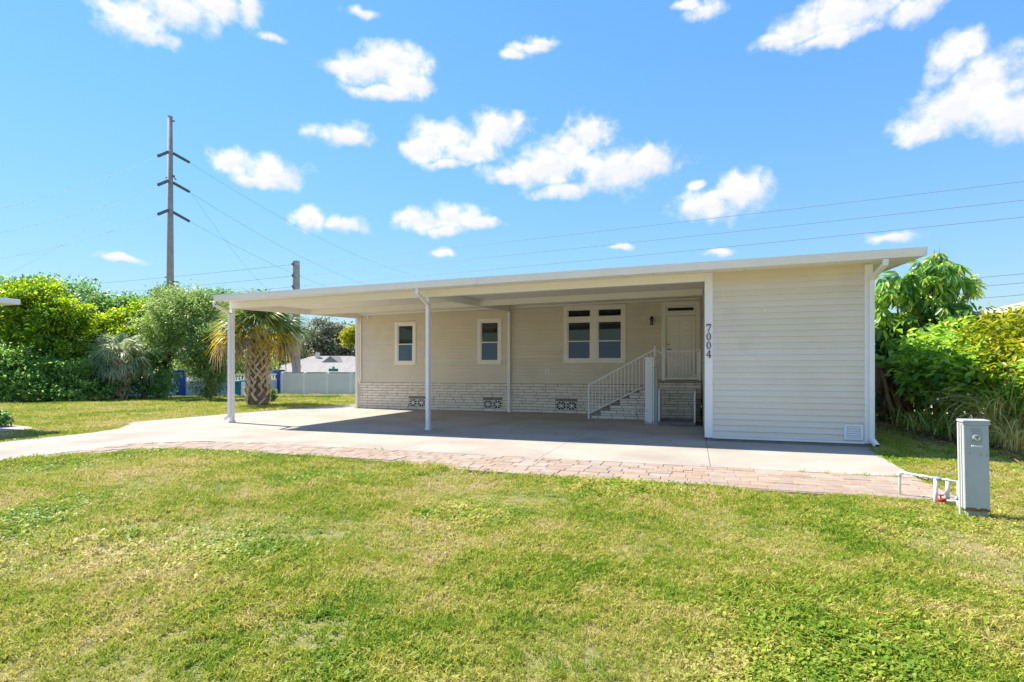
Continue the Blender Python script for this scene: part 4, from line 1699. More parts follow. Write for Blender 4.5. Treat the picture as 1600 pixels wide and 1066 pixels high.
b.add([(-.6, -1.0, ze + .02), (3.2, -1.0, ze + .02), (1.3, -1.0, zr - .12), (-.6, 3, ze + .02), (3.2, 3, ze + .02), (1.3, 3.6, zr - .12)], [(0, 1, 2), (0, 2, 5, 3), (1, 4, 5, 2)])
b.build('gable', M['shingle'], rf)
b = MB()
b.box(-2.2, -1.7, 3, 3.5, zr - .6, zr + .5)
b.build('chimney', M['stucco'], rf)
sg = at(521, 578, 50)
sgn = thing('street_sign', (sg.x, sg.y, G(sg.x, sg.y)), 'small green street name sign on a thin post before the far roof', 'sign')
b = MB()
b.tube([(sg.x, sg.y, G(sg.x, sg.y)), (sg.x, sg.y, sg.z + .3)], .03, 6)
b.build('post', M['polegrey'], sgn)
b = MB()
b.bar((sg.x - .42, sg.y - .13, sg.z - .02), (sg.x + .42, sg.y + .13, sg.z - .02), .03, .26)
b.build('blade', M['sign'], sgn)
b = MB()
b.bar((sg.x - .1, sg.y + .3, sg.z + .2), (sg.x + .12, sg.y - .3, sg.z + .2), .03, .2)
b.build('blade', M['sign'], sgn)

# neighbours: carport whose white eave shows at the left edge, house behind the shrubs on the right
nc = at(11, 470, 14)
nh = thing('neighbour_carport', (nc.x - 4, nc.y, G(nc.x, nc.y)), 'white flat carport roof corner of the neighbour at the far edge of the lawn', 'carport')
b = MB()
b.box(nc.x - 7, nc.x, nc.y - 5.0, nc.y + .3, nc.z - .07, nc.z + .07, c=.01)
b.build('roof', M['white'], nh)
for (x, y) in ((nc.x - 1.2, nc.y - .4), (nc.x - 1.2, nc.y - 4.4), (nc.x - 6.5, nc.y - .4), (nc.x - 6.5, nc.y - 4.4)):
    b = MB()
    b.box(x - .05, x + .05, y - .05, y + .05, -.05, nc.z - .071)
    b.build('post', M['white'], nh)
pd = thing('path', (-17, 9, -.02), 'small grey concrete pad at the edge of the side lawn', kind='structure')
b = MB()
b.poly([(-20.5, 9.0), (-18.0, 8.3), (-15.9, 8.6), (-15.75, 9.2), (-16.3, 9.55), (-20.5, 10.2)], -.1, .015)
b.build('slab_panel', M['concrete'], pd)

NU = 7.25
nr = thing('neighbour_house', (NU + 3, 16, -.03), 'neighbouring white walled house with low roof edge half hidden behind shrubs', 'house')
b = MB()
b.box(NU + .55, NU + 7, 9.5, 25.5, -.03, 2.86)
b.build('wall', M['stucco'], nr)
b = MB()
b.prism([(NU + .02, 2.87), (NU + 7.5, 2.87), (NU + 7.5, 3.0), (NU + 3.7, 3.75), (NU + .02, 3.02)], 1, 8.9, 26.1)
b.build('roof', M['white'], nr)
b = MB()
b.box(NU - .01, NU + .018, 8.9, 26.1, 2.74, 2.88)
b.build('fascia', M['fascia'], nr)
b = MB()
b.box(NU - .09, NU + .018, 8.9, 26.1, 2.90, 3.05)
b.build('gutter', M['white'], nr)
for v in (12, 15.5, 19, 22.5):
    b = MB()
    b.box(NU + .50, NU + .549, v, v + 1.1, 1.0, 2.1)
    w_ = b.build('window', M['white'], nr)
    b = MB()
    b.box(NU + .49, NU + .499, v + .07, v + 1.03, 1.07, 2.03)
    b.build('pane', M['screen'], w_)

# ------------------------------------------------------------------ poles and wires
TD = 60
tp = at(266, 441, TD)
tz = G(tp.x, tp.y)
ttop = at(267, 184, TD).z
tpl = thing('transmission_pole', (tp.x, tp.y, tz), 'tall slim steel transmission pole above the hedge with three insulator levels', 'power pole')
b = MB()
b.tube([(tp.x, tp.y, tz - .5), (tp.x, tp.y, ttop)], [.44, .235], 12)
b.build('shaft', M['pole'], tpl, True)
b = MB()
b.tube([(tp.x, tp.y, ttop), (tp.x, tp.y, ttop + .15)], .25, 12)
b.build('pole_cap', M['polegrey'], tpl)
b = MB()
b.bar(at(263, 188.5, TD), at(273, 189.5, TD), .1, .12)
b.build('bracket', M['insul'], tpl)
ends = []


def insulator(a, c, parent):
    b = MB()
    a, c = Vector(a), Vector(c)
    n_ = 11
    pts, rs = [], []
    for i in range(n_):
        for (f_, r_) in ((0.0, .05), (.3, .17), (.55, .17), (.9, .05)):
            pts.append(a.lerp(c, (i + f_) / n_))
            rs.append(r_)
    b.tube(pts, rs, 8)
    b.build('insulator', M['insul'], parent)


for (yl, yr) in ((240, 243), (285, 289), (331, 335)):
    a = at(264, yl - 3, TD)
    c = at(247, yl + 4, TD - 3)
    insulator(a, c, tpl)
    a2 = at(271, yr - 3, TD)
    c2 = at(296, yr + 11, TD + 3)
    insulator(a2, c2, tpl)
    ends.append((c, c2))
b = MB()
b.bar(at(259, 278, TD), at(273, 275, TD), .1, .1)
b.bar(at(270, 274, TD), at(275, 281, TD), .1, .1)
b.build('bracket', M['insul'], tpl)
b = MB()
b.bar(at(258, 433, TD), at(266, 435, TD), .12, .14)
b.bar(at(267, 440, TD), at(279, 441, TD), .12, .14)
b.build('bracket', M['insul'], tpl)

DD = 46
dp = at(463, 590, DD)
dz_ = G(dp.x, dp.y)
dtop = at(463, 408, DD).z
dpl = thing('utility_pole', (dp.x, dp.y, dz_), 'short grey concrete utility pole rising behind the carport roof and vinyl fence', 'power pole')
b = MB()
b.box(dp.x - .29, dp.x + .29, dp.y - .25, dp.y + .25, dz_ - .3, dz_ + 1)
b.v = []
b.f = []
b.m = []
ra, rb_ = .25, .19
b.add([(dp.x + sx * r_, dp.y + sy * r_, z) for z, r_ in ((dz_ - .3, ra), (dtop, rb_)) for sx, sy in ((-1, -1), (1, -1), (1, 1), (-1, 1))],
      [(3, 2, 1, 0), (4, 5, 6, 7), (0, 1, 5, 4), (1, 2, 6, 5), (2, 3, 7, 6), (3, 0, 4, 7)])
b.build('shaft', M['polegrey'], dpl)
att = []
for y in (412, 430, 447):
    a = at(459, y, DD - .2)
    c = at(456, y + 1.5, DD - .3)
    b = MB()
    b.tube([a, a.lerp(c, .5), c], [.08, .14, .07], 8)
    b.build('insulator', M['insul'], dpl)
    att.append(c)


def wire(a, c, sag, r, m, lab, grp='overhead wires', n=28):
    a, c = Vector(a), Vector(c)
    pts = []
    for i in range(n + 1):
        f_ = i / n
        p = a.lerp(c, f_)
        p.z -= sag * 4 * f_ * (1 - f_)
        pts.append(p)
    b = MB()
    b.tube(pts, r, 5)
    o = b.build('power_line', m, None)
    tag(o, lab, 'wire', grp)


nm = ['uppermost', 'middle', 'lowest']
for i, (yr, y0) in enumerate(((287, 441), (316, 457), (340, 472))):
    wire(att[i], at(1680, yr - (13, 12, 9)[i], 24.2), .12, .012, M['wire'], f'{nm[i]} of the three dark wires slanting over the carport roof')
    wire(att[i], at(60, y0 + 9, 57), .12, .012, M['wire'], f'{nm[i]} dark wire running from the utility pole towards the hedge')
for i, (cl, cr_) in enumerate(ends):
    wire(cl, at(-120, (348, 383, 421)[i], 42), .8, .011, M['wire'], f'{nm[i]} thin conductor leaving the tall pole over the hedge trees')
    wire(cr_, at((640, 610, 600)[i], (428, 455, 470)[i], 120), 1.6, .015, M['wire'], f'{nm[i]} thin conductor falling from the tall pole behind the carport roof')
wire(at(262, 278, TD), at(-40, 455, 44), .5, .010, M['wire'], 'thin wire slanting steeply from the tall pole down to the hedge')
wire(at(296, 298, TD + 2), at(440, 475, TD + 30), .9, .012, M['wire'], 'thin wire crossing the conductors down towards the palm')
for i, (y0, y1) in enumerate(((436, 428), (450, 442), (468, 461))):
    wire(at(1380, y0 + 9, 46), at(1700, y1 - 9, 36), .05, .014, M['cable'], f'{nm[i]} of the black cables behind the umbrella tree')

# ------------------------------------------------------------------ vegetation
LM = {}
LM['yellowgreen'] = leafmat('leaf_yellow_green', [(0, (0.066, 0.159, 0.022)), (0.4, (0.186, 0.315, 0.034)), (0.75, (0.408, 0.502, 0.037)), (1, (0.595, 0.632, 0.056))], trans=0.48, posvar=0.4)
LM['mid'] = leafmat('leaf_mid_green', [(0, (0.074, 0.175, 0.051)), (0.5, (0.205, 0.366, 0.091)), (1, (0.441, 0.595, 0.126))], trans=0.43)
LM['dark'] = leafmat('leaf_dark_green', [(0, (0.059, 0.140, 0.049)), (0.5, (0.146, 0.297, 0.099)), (1, (0.326, 0.531, 0.177))], trans=0.38)
LM['olive'] = leafmat('leaf_olive', [(0, (0.112, 0.188, 0.062)), (0.5, (0.275, 0.388, 0.125)), (1, (0.500, 0.600, 0.188))], trans=0.38)
LM['oak'] = leafmat('leaf_oak_grey', [(0, (0.060, 0.075, 0.045)), (0.5, (0.128, 0.150, 0.090)), (1, (0.240, 0.255, 0.165))], trans=0.33)
LM['yellow'] = leafmat('leaf_yellow', [(0, (0.168, 0.204, 0.018)), (0.6, (0.360, 0.348, 0.024)), (1, (0.504, 0.456, 0.048))], trans=0.48)
LM['umbrella'] = leafmat('leaf_umbrella', [(0, (0.058, 0.163, 0.038)), (0.45, (0.144, 0.307, 0.058)), (0.8, (0.307, 0.480, 0.058)), (1, (0.576, 0.634, 0.096))], trans=0.38, rough=0.28, spec=0.6, posvar=0.3)
LM['shrub'] = leafmat('leaf_shrub', [(0, (0.112, 0.241, 0.053)), (0.45, (0.267, 0.455, 0.082)), (0.8, (0.531, 0.695, 0.103)), (1, (0.780, 0.780, 0.175))], trans=0.43, rough=0.38, spec=0.45, posvar=0.3)
LM['croton'] = leafmat('leaf_croton', [(0, (0.10, 0.17, 0.02)), (0.4, (0.24, 0.31, 0.03)), (0.8, (0.42, 0.42, 0.05)), (1, (0.5, 0.42, 0.08))], trans=0.43, rough=0.4, posvar=0.3)
LM['strap'] = leafmat('leaf_strap', [(0, (0.110, 0.211, 0.048)), (0.6, (0.304, 0.449, 0.096)), (0.85, (0.552, 0.660, 0.168)), (1, (0.780, 0.780, 0.384))], trans=0.38)
LM['drygrass'] = leafmat('blade_dry', [(0, (0.243, 0.260, 0.057)), (0.3, (0.561, 0.439, 0.148)), (0.7, (0.780, 0.617, 0.250)), (1, (0.780, 0.747, 0.342))], trans=0.33, posvar=0.2)
LM['palmgreen'] = leafmat('palm_green', [(0, (0.10, 0.155, 0.04)), (0.5, (0.20, 0.265, 0.07)), (1, (0.34, 0.38, 0.13))], trans=0.38, posvar=0.2)
LM['palmblue'] = leafmat('palm_blue_green', [(0, (0.17, 0.25, 0.11)), (0.5, (0.33, 0.41, 0.23)), (1, (0.56, 0.60, 0.42))], trans=0.33, posvar=0.2)
LM['palmyellow'] = leafmat('palm_yellow', [(0, (0.22, 0.20, 0.03)), (0.5, (0.48, 0.36, 0.03)), (1, (0.6, 0.42, 0.06))], trans=0.38, posvar=0.2)
LM['palmbrown'] = leafmat('palm_brown', [(0, (0.16, 0.11, 0.06)), (0.5, (0.3, 0.22, 0.13)), (1, (0.46, 0.37, 0.25))], trans=0.28, posvar=0.2)


def lobe(x, y, d, rx, ry, rd=None):
    if 105 < x < 262 and 27 < d < 33:               # hedge stands back behind the small palm
        d += 1.4
    p = at(x, y, d)
    k = d / F
    return (p.x, p.y, p.z, rx * k, (rd or rx) * k, ry * k)


def tree(name, lab, cat, base, lobes, m, r0=.16, grp=None, **kw):
    t_ = thing(name, base, lab, cat, grp)
    limbs(base, lobes, r0).build('trunk', M['bark'], t_, True)
    foliage('crown', t_, lobes, LM[m], **kw)
    return t_


def gdepth(x, d):
    p = at(x, 600, d)
    return Vector((p.x, p.y, G(p.x, p.y)))


HED = 'trees and shrubs of the hedge beyond the side lawn'
# behind: darker and taller
tree('tree', 'dark green tree crowns rising highest behind the bright hedge tree', 'tree', gdepth(15, 36), [lobe(10, 455, 36, 45, 26), lobe(50, 452, 37, 34, 20), lobe(-40, 470, 36, 50, 40), lobe(100, 455, 37, 30, 16), lobe(126, 448, 37, 18, 12), lobe(140, 462, 36, 16, 12)], 'dark', .22, HED, clumps=210, per=34, spread=.32, size=.24)
tree('tree', 'mid green tree showing between the bright hedge tree and the tall pole', 'tree', gdepth(180, 36), [lobe(180, 490, 36, 34, 26), lobe(157, 478, 36, 16, 14), lobe(205, 478, 37, 26, 16), lobe(232, 484, 37, 26, 20), lobe(150, 500, 36, 20, 20)], 'mid', .2, HED, clumps=200, per=34, spread=.3, size=.22)
tree('tree', 'dark tree with pointed sprigs just left of the carport roof end', 'tree', gdepth(335, 38), [lobe(348, 462, 38, 14, 12), lobe(336, 476, 38, 18, 14), lobe(360, 466, 38, 10, 10), lobe(262, 458, 38, 12, 10), lobe(246, 466, 38, 10, 16), lobe(300, 482, 38, 40, 24), lobe(320, 466, 38, 14, 12), lobe(415, 470, 39, 26, 12)], 'dark', .2, HED, clumps=230, per=26, spread=.22, size=.22)
# the bright ones
tree('tree', 'large bright yellow green hedge tree with feathery layered foliage', 'tree', gdepth(75, 31), [lobe(58, 478, 30.5, 44, 34), lobe(104, 492, 30, 30, 24), lobe(12, 492, 30.5, 34, 36), lobe(70, 520, 29.6, 36, 22), lobe(22, 538, 29.8, 34, 26), lobe(124, 522, 30, 24, 20), lobe(60, 452, 31.5, 26, 14), lobe(88, 548, 29.5, 34, 18), lobe(28, 460, 31.5, 20, 16)], 'yellowgreen', .24, HED, clumps=760, per=40, spread=.2, size=.2, shell=.62)
tree('tree', 'bright yellow green tree left of the small palm crown top', 'tree', gdepth(195, 32), [lobe(184, 507, 32, 28, 20), lobe(226, 494, 32.5, 26, 20), lobe(158, 516, 31.5, 20, 16), lobe(205, 533, 31.5, 32, 20), lobe(238, 520, 31.5, 24, 18), lobe(165, 545, 31.5, 26, 18)], 'yellowgreen', .2, HED, clumps=430, per=40, spread=.2, size=.19)
tree('tree', 'grey olive feathery tree with slender leaning branches before the tall pole', 'tree', gdepth(246, 33.5), [lobe(278, 478, 31, 40, 30), lobe(305, 500, 30.6, 38, 36), lobe(262, 510, 30.6, 34, 34), lobe(285, 532, 30.4, 36, 26), lobe(255, 466, 31.4, 18, 14), lobe(318, 478, 31, 22, 18)], 'olive', .18, HED, clumps=380, per=46, spread=.25, size=.19, aspect=.32)
tree('shrub', 'dark green dense shrub filling the hedge foot behind the small palm', 'shrub', gdepth(225, 31.5), [lobe(218, 575, 31, 40, 34), lobe(242, 582, 31, 24, 34), lobe(165, 585, 30.6, 36, 30), lobe(240, 550, 31, 34, 26), lobe(205, 605, 30.6, 54, 16), lobe(258, 598, 30.4, 15, 24)], 'dark', .14, HED, clumps=330, per=36, spread=.19, size=.19, zmin=-.3)
tree('shrub', 'mid green shrub with bare twigs at the hedge foot before the bright tree', 'shrub', gdepth(100, 28.8), [lobe(98, 590, 28.6, 40, 30), lobe(130, 570, 29, 34, 30), lobe(70, 580, 28.8, 34, 30), lobe(105, 612, 28.4, 56, 14), lobe(150, 600, 29, 26, 22)], 'mid', .12, HED, clumps=360, per=36, spread=.18, size=.18, zmin=-.25)
tree('shrub', 'rounded blue green shrub at the foot of the hedge nearest the picture edge', 'shrub', gdepth(20, 27.6), [lobe(20, 590, 27.4, 36, 34), lobe(45, 605, 27.2, 26, 22), lobe(-15, 580, 27.6, 40, 44), lobe(25, 565, 27.8, 24, 20)], 'mid', .12, HED, clumps=330, per=36, spread=.18, size=.18, zmin=-.2)
tree('shrub', 'tall narrow feathery conifer shrub standing before the pale blue wall', 'shrub', gp(326, 622), [lobe(327, 590, 29.6, 24, 30), lobe(322, 560, 29.6, 28, 30), lobe(330, 535, 29.6, 26, 28), lobe(312, 545, 29.7, 18, 22), lobe(340, 560, 29.6, 16, 26)], 'olive', .17, None, clumps=330, per=40, spread=.2, size=.19, aspect=.3, upb=.7)
pb_ = gp(420, 628)
tree('shrub', 'small round dark green bush beside the foot of the large palm', 'shrub', pb_, [lobe(420, 618, depth(pb_.x, pb_.y), 8.5, 9)], 'mid', .03, None, clumps=60, per=24, spread=.07, size=.11)
pe_ = gp(-6, 668)
tree('shrub', 'bit of dark shrub at the very edge beside the small concrete pad', 'shrub', pe_, [lobe(-8, 655, depth(pe_.x, pe_.y), 15, 12)], 'dark', .03, None, clumps=60, per=24, spread=.06, size=.08)
# oaks beyond the far houses
OAK = 'grey oaks beyond the far houses'
tree('oak_tree', 'grey green moss hung oak behind the far gabled roof', 'tree', gdepth(525, 92), [lobe(505, 528, 92, 26, 26), lobe(530, 545, 92, 34, 26), lobe(490, 548, 92, 24, 26), lobe(548, 560, 92, 30, 22), lobe(522, 518, 93, 14, 14), lobe(535, 512, 93, 8, 8)], 'oak', .45, OAK, clumps=320, per=30, spread=.6, size=.5)
tree('oak_tree', 'darker oak spreading low behind the large palm trunk', 'tree', gdepth(440, 95), [lobe(440, 548, 95, 34, 26), lobe(400, 552, 95, 34, 26), lobe(470, 560, 95, 26, 20), lobe(370, 560, 95, 30, 24)], 'oak', .45, OAK, clumps=260, per=30, spread=.6, size=.5)
tree('tree', 'yellow green tree crown peeping past the carport back post', 'tree', gdepth(552, 86), [lobe(548, 526, 86, 14, 13), lobe(562, 524, 86, 14, 14)], 'yellow', .3, None, clumps=110, per=30, spread=.35, size=.36)
tree('tree', 'low olive green trees behind the pale blue wall and balustrade', 'tree', gdepth(385, 56), [lobe(385, 565, 56, 30, 18), lobe(345, 570, 56, 30, 18), lobe(415, 572, 56, 20, 14), lobe(300, 572, 56, 30, 20)], 'olive', .2, None, clumps=220, per=30, spread=.4, size=.32)

fw_t = thing('woodland', (0, 0, 0), 'distant dark belt of woodland closing the horizon', 'woodland', kind='stuff')
lbs = []
wr = random.Random(4)
for i in range(64):
    a = -1.75 + i * 3.3 / 63
    dd = 165 + wr.uniform(-12, 12)
    p = Vector((math.sin(a) * dd, math.cos(a) * dd, 0))
    h_ = wr.uniform(4, 7.0)
    lbs.append((p.x, p.y, -1.8 + h_ * .55, 6.5, 6.5, h_))
foliage('crown', fw_t, lbs, LM['dark'], clumps=2200, per=12, spread=1.1, size=1.5, shell=.7)


# palms
def frond_mesh(name, nseg, L, pet, m, spread=2.0, droop=.4, wid=.05, seed=0, fold=.25):
    rr = np.random.default_rng(seed)
    V, Fq = [], []
    th = np.linspace(-spread, spread, nseg)
    for k, t in enumerate(th):
        t = t + rr.normal(0, .03)
        l = L * (.72 + .28 * math.cos(t * .7)) * rr.uniform(.9, 1.08)
        cx = pet * (.92 + .25 * max(0, math.cos(t)))
        dr = np.array([math.cos(t), math.sin(t)])
        nrm = np.array([-math.sin(t), math.cos(t)])
        dp_ = droop * rr.uniform(.6, 1.5)
        st_ = [(.0, 0.0, .35), (.4, -.03 + fold * .12 * abs(math.sin(t)), 1.0), (.72, -.16 * dp_ / .4, .8), (1.0, -dp_, .12)]
        base = len(V)
        for (f_, z, w) in st_:
            hor = f_ * (1 - .25 * f_ * dp_)
            p = np.array([cx, 0]) + dr * l * hor
            for s_ in (-1, 1):
                V.append((p[0] + nrm[0] * s_ * wid * w / 2 * L, p[1] + nrm[1] * s_ * wid * w / 2 * L, l * z + (.012 * s_)))
        for i in range(3):
            a = base + i * 2
            Fq.append((a, a + 1, a + 3, a + 2))
    b0 = len(V)
    w = .022
    for f_ in (0, .5, 1.1):                       # petiole
        for s_ in (-1, 1):
            V.append((pet * f_, s_ * w, 0))
    for i in range(2):
        a = b0 + i * 2
        Fq.append((a, a + 1, a + 3, a + 2))
    return np_mesh(name, np.array(V, float), np.array(Fq), rr.random(len(Fq)), m, (0, 0, 0))


def palm(name, lab, foot, trunk_top, r_foot, r_neck, nfr, L, pet, mats_by_el, boots, seed, lo_el=125):
    t_ = thing(name, foot, lab, 'palm')
    rr = random.Random(seed)
    a, c = Vector(foot), Vector(trunk_top)
    b = MB()
    n_ = 9
    b.tube([a.lerp(c, i / n_) - Vector((0, 0, .1 if i == 0 else 0)) for i in range(n_ + 1)], [(r_foot + (r_neck - r_foot) * min(1, (i / n_) * 1.25)) * .8 for i in range(n_ + 1)], 12)
    b.build('trunk', M['palmcore'], t_, True)
    # old leaf bases in two crossing spirals
    bm_ = MB()
    vs_, fs_ = [], []
    for i in range(4):                              # a split strap that bellies out from the trunk
        f_ = i / 3
        w_ = (.055, .046, .036, .026)[i]
        y_ = (.0, .05, .075, .05)[i]
        vs_ += [(-w_, y_ - .02, .36 * f_), (-w_ * .4, y_ + .02, .36 * f_), (w_ * .4, y_ + .02, .36 * f_), (w_, y_ - .02, .36 * f_)]
    for i in range(3):
        for j in range(3):
            o_ = i * 4 + j
            fs_.append((o_, o_ + 1, o_ + 5, o_ + 4))
    fs_.append((12, 13, 14, 15))
    bm_.add(vs_, fs_)
    me = bm_.mesh('boot', M['palmbark'])
    H = (c - a).length
    rows = boots
    for r_ in range(rows):
        f_ = (r_ + .2) / rows
        p = a.lerp(c, f_)
        rad = (r_foot + (r_neck - r_foot) * min(1, f_ * 1.25)) * .76
        k = 9
        for j in range(k):
            if f_ < .08 and rr.random() < .4: continue
            az_ = (j + .5 * (r_ % 2)) * 2 * math.pi / k + rr.uniform(-.1, .1)
            o = mesh_obj('boot', me, t_)
            o.location = p - a + Vector((math.cos(az_) * rad, math.sin(az_) * rad, rr.uniform(-.02, .02)))
            tilt = rr.uniform(-.12, .18)
            sc = rr.uniform(.85, 1.15) * H / rows / .15
            lean = (.62 if r_ % 2 else -.62) + rr.uniform(-.12, .12)
            o.rotation_euler = Matrix.Rotation(az_ - math.pi / 2, 3, 'Z').to_4x4().to_euler()
            o.rotation_euler = (Matrix.Rotation(az_ - math.pi / 2, 4, 'Z') @ Matrix.Rotation(lean, 4, 'Y') @ Matrix.Rotation(-tilt, 4, 'X')).to_euler()
            o.scale = (sc, sc, sc)
    vars_ = {}
    for i in range(nfr):
        f_ = i / (nfr - 1)
        el = math.radians(80 - (lo_el) * f_ ** .95) + rr.uniform(-.12, .12)
        mkey, dro = mats_by_el(f_, rr)
        vk = (mkey, i % 3)
        if vk not in vars_:
            vars_[vk] = frond_mesh('frond', 26, L, pet, LM[mkey], 1.9, dro, .055, seed * 31 + len(vars_))
        o = mesh_obj('frond', vars_[vk], t_)
        az_ = i * 2.39996 + rr.uniform(-.2, .2)
        o.location = c - a + Vector((math.cos(az_) * .1, math.sin(az_) * .1, -.3 * f_))
        o.rotation_euler = (Matrix.Rotation(az_, 4, 'Z') @ Matrix.Rotation(-el, 4, 'Y') @ Matrix.Rotation(rr.uniform(-.4, .4), 4, 'X')).to_euler()
        s_ = rr.uniform(.85, 1.12)
        o.scale = (s_, s_, s_)
    return t_


pf = gp(403, 633)
dpf = depth(pf.x, pf.y)
ptop = at(405, 522, dpf)


def m_big(f_, rr):
    if f_ < .62: return 'palmgreen', .6
    if f_ < .82: return ('palmgreen' if rr.random() < .6 else 'palmyellow'), .8
    if f_ < .94: return 'palmyellow', .9
    return ('palmbrown' if rr.random() < .6 else 'palmyellow'), .9


palm('palm_tree', 'large cabbage palm with yellowing lower fronds and criss cross trunk beside the driveway', pf, ptop, .53, .38, 58, 1.0, .98, m_big, 17, 3, 90)
ps = gp(188, 625)
dps = depth(ps.x, ps.y)
pst = at(191, 563, dps)
palm('palm_tree', 'small silvery blue green palm with stubby trunk before the hedge', ps, pst, .36, .30, 32, .88, .9, lambda f_, rr: ('palmblue', .7), 11, 8, 96)


# big leaves for the right hand planting
def leaf6(n, length, width, rr, fold=.18, droop=.2):
    """ovate leaves with a folded midrib, along +X from the origin"""
    pass


def big_leaves(P, D, L, Wd, fold=.2, droop=.25, up=None):
    n = len(P)
    d = norm(D)
    u = np.tile([0, 0, 1.0], (n, 1)) + rng.normal(0, .35, (n, 3)) if up is None else up
    s_ = norm(np.cross(d, u))
    nn_ = np.cross(s_, d)
    L = np.asarray(L).reshape(-1, 1)
    Wd = np.asarray(Wd).reshape(-1, 1)
    dn = np.array([0, 0, -1.0])
    B = P
    T_ = P + d * L + dn * L * droop
    a1 = P + d * L * .33 - dn * 0 + nn_ * Wd * fold
    a2 = P + d * L * .70 + dn * L * droop * .45 + nn_ * Wd * fold
    L1, R1 = a1 + s_ * Wd * .46, a1 - s_ * Wd * .46
    L2, R2 = a2 + s_ * Wd * .40, a2 - s_ * Wd * .40
    V = np.stack([B, L1, L2, T_, R2, R1], 1).reshape(-1, 3)
    i = np.arange(n) * 6
    Fq = np.concatenate([np.stack([i, i + 3, i + 2, i + 1], 1), np.stack([i, i + 5, i + 4, i + 3], 1)])
    return V, Fq


def umbel_mesh(name, seed, m, nl=9, L=.30, W_=.105):
    rr = np.random.default_rng(seed)
    th = np.arange(nl) * 2 * np.pi / nl + rr.normal(0, .08, nl)
    tilt = rr.uniform(-.75, -.35, nl)
    D = np.stack([np.cos(th) * np.cos(tilt), np.sin(th) * np.cos(tilt), np.sin(tilt)], 1)
    P = D * .05
    V, Fq = big_leaves(P, D, L * rr.uniform(.85, 1.1, nl), np.full(nl, W_), fold=.12, droop=.45, up=np.tile([0, 0, 1.0], (nl, 1)))
    b0 = len(V)
    V = np.concatenate([V, np.array([(-.006, 0, 0), (.006, 0, 0), (.006, .02, -.34), (-.006, .02, -.34)])])
    Fq = np.concatenate([Fq, [[b0, b0 + 1, b0 + 2, b0 + 3]]])
    return np_mesh(name, V, Fq, rr.random(len(Fq)), m, (0, 0, 0))


sc_lobes = [lobe(1440, 440, 15.6, 44, 34), lobe(1475, 425, 15.6, 30, 24), lobe(1505, 452, 15.6, 24, 26), lobe(1400, 465, 15.8, 40, 46), lobe(1450, 500, 15.4, 56, 36), lobe(1395, 520, 15.8, 30, 34), lobe(1460, 398, 15.6, 12, 14), lobe(1500, 485, 15.3, 26, 14)]
sb = Vector((5.9, 18.1, 0))
ut = thing('umbrella_tree', sb, 'umbrella tree with drooping rosettes of glossy leaflets rising behind the shed corner', 'tree')
limbs(sb, sc_lobes, .09, fork=.3).build('trunk', M['bark'], ut, True)
um_ = [umbel_mesh('leaf_rosette', 50 + i, LM['umbrella']) for i in range(4)]
P, O = crown_points(sc_lobes, 250, 1, .02, .5)
ur = random.Random(9)
for p, o_ in zip(P[:290], O[:290]):
    ob = mesh_obj('leaf_rosette', ur.choice(um_), ut)
    ob.location = Vector(p) - sb
    ob.rotation_euler = (ur.gauss(0, .35) - .25 * o_[1], ur.gauss(0, .35) + .3 * o_[0], ur.uniform(0, 6.28))
    s_ = ur.uniform(.75, 1.15)
    ob.scale = (s_, s_, s_)


def leafy_shrub(name, lab, base, lobes, m, nclump, per, spread, L, W_, nobj=150, r0=.05):
    t_ = thing(name, base, lab, 'shrub')
    limbs(base, lobes, r0, 6).build('stem', M['bark'], t_, True)
    C, O = crown_points(lobes, nclump, 1, .02, .45)
    P = np.repeat(C, per, 0) + rng.normal(0, spread * .5, (len(C) * per, 3))
    ax_ = norm(np.repeat(O, per, 0) + rng.normal(0, .3, P.shape) + [0, 0, .4])
    D = ax_ * .35 + rng.normal(0, .8, P.shape) * [1, 1, .55]
    n = len(P)
    Ls = L * (.65 + .6 * rng.random(n))
    # the leaves nearest the camera are objects of their own
    k = np.argsort(P @ np.array([-math.sin(T), math.cos(T), 0]))
    near, rest = k[:nobj], k[nobj:]
    V, Fq = big_leaves(P[rest], D[rest], Ls[rest], Ls[rest] * W_ / L)
    nr_ = len(rest)
    rv = rng.random(nr_)
    me = np_mesh('foliage', V, Fq, np.concatenate([rv, rv]), LM[m], BASE[t_])
    o = bpy.data.objects.new('foliage', me)
    link(o, t_)
    tag(o, kind='stuff')
    vs = []
    for i in range(5):
        v_, f_ = big_leaves(np.zeros((1, 3)), np.array([[1., 0, 0]]), [L], [W_], up=np.array([[0, 0, 1.]]), fold=.1 + .05 * i, droop=.1 + .07 * i)
        vs.append(np_mesh('leaf', v_, f_, np.array([.15 + .2 * i] * 2), LM[m], (0, 0, 0)))
    for j in near:
        ob = mesh_obj('leaf', vs[int(rng.integers(5))], t_)
        ob.location = Vector(P[j]) - BASE[t_]
        q_ = Vector(D[j]).to_track_quat('X', 'Z')
        ob.rotation_euler = q_.to_euler()
        s_ = Ls[j] / L
        ob.scale = (s_, s_, s_)
    return t_


def lob(u, v, z, ru, rv, rz):
    return (u, v, z, ru, rv, rz)


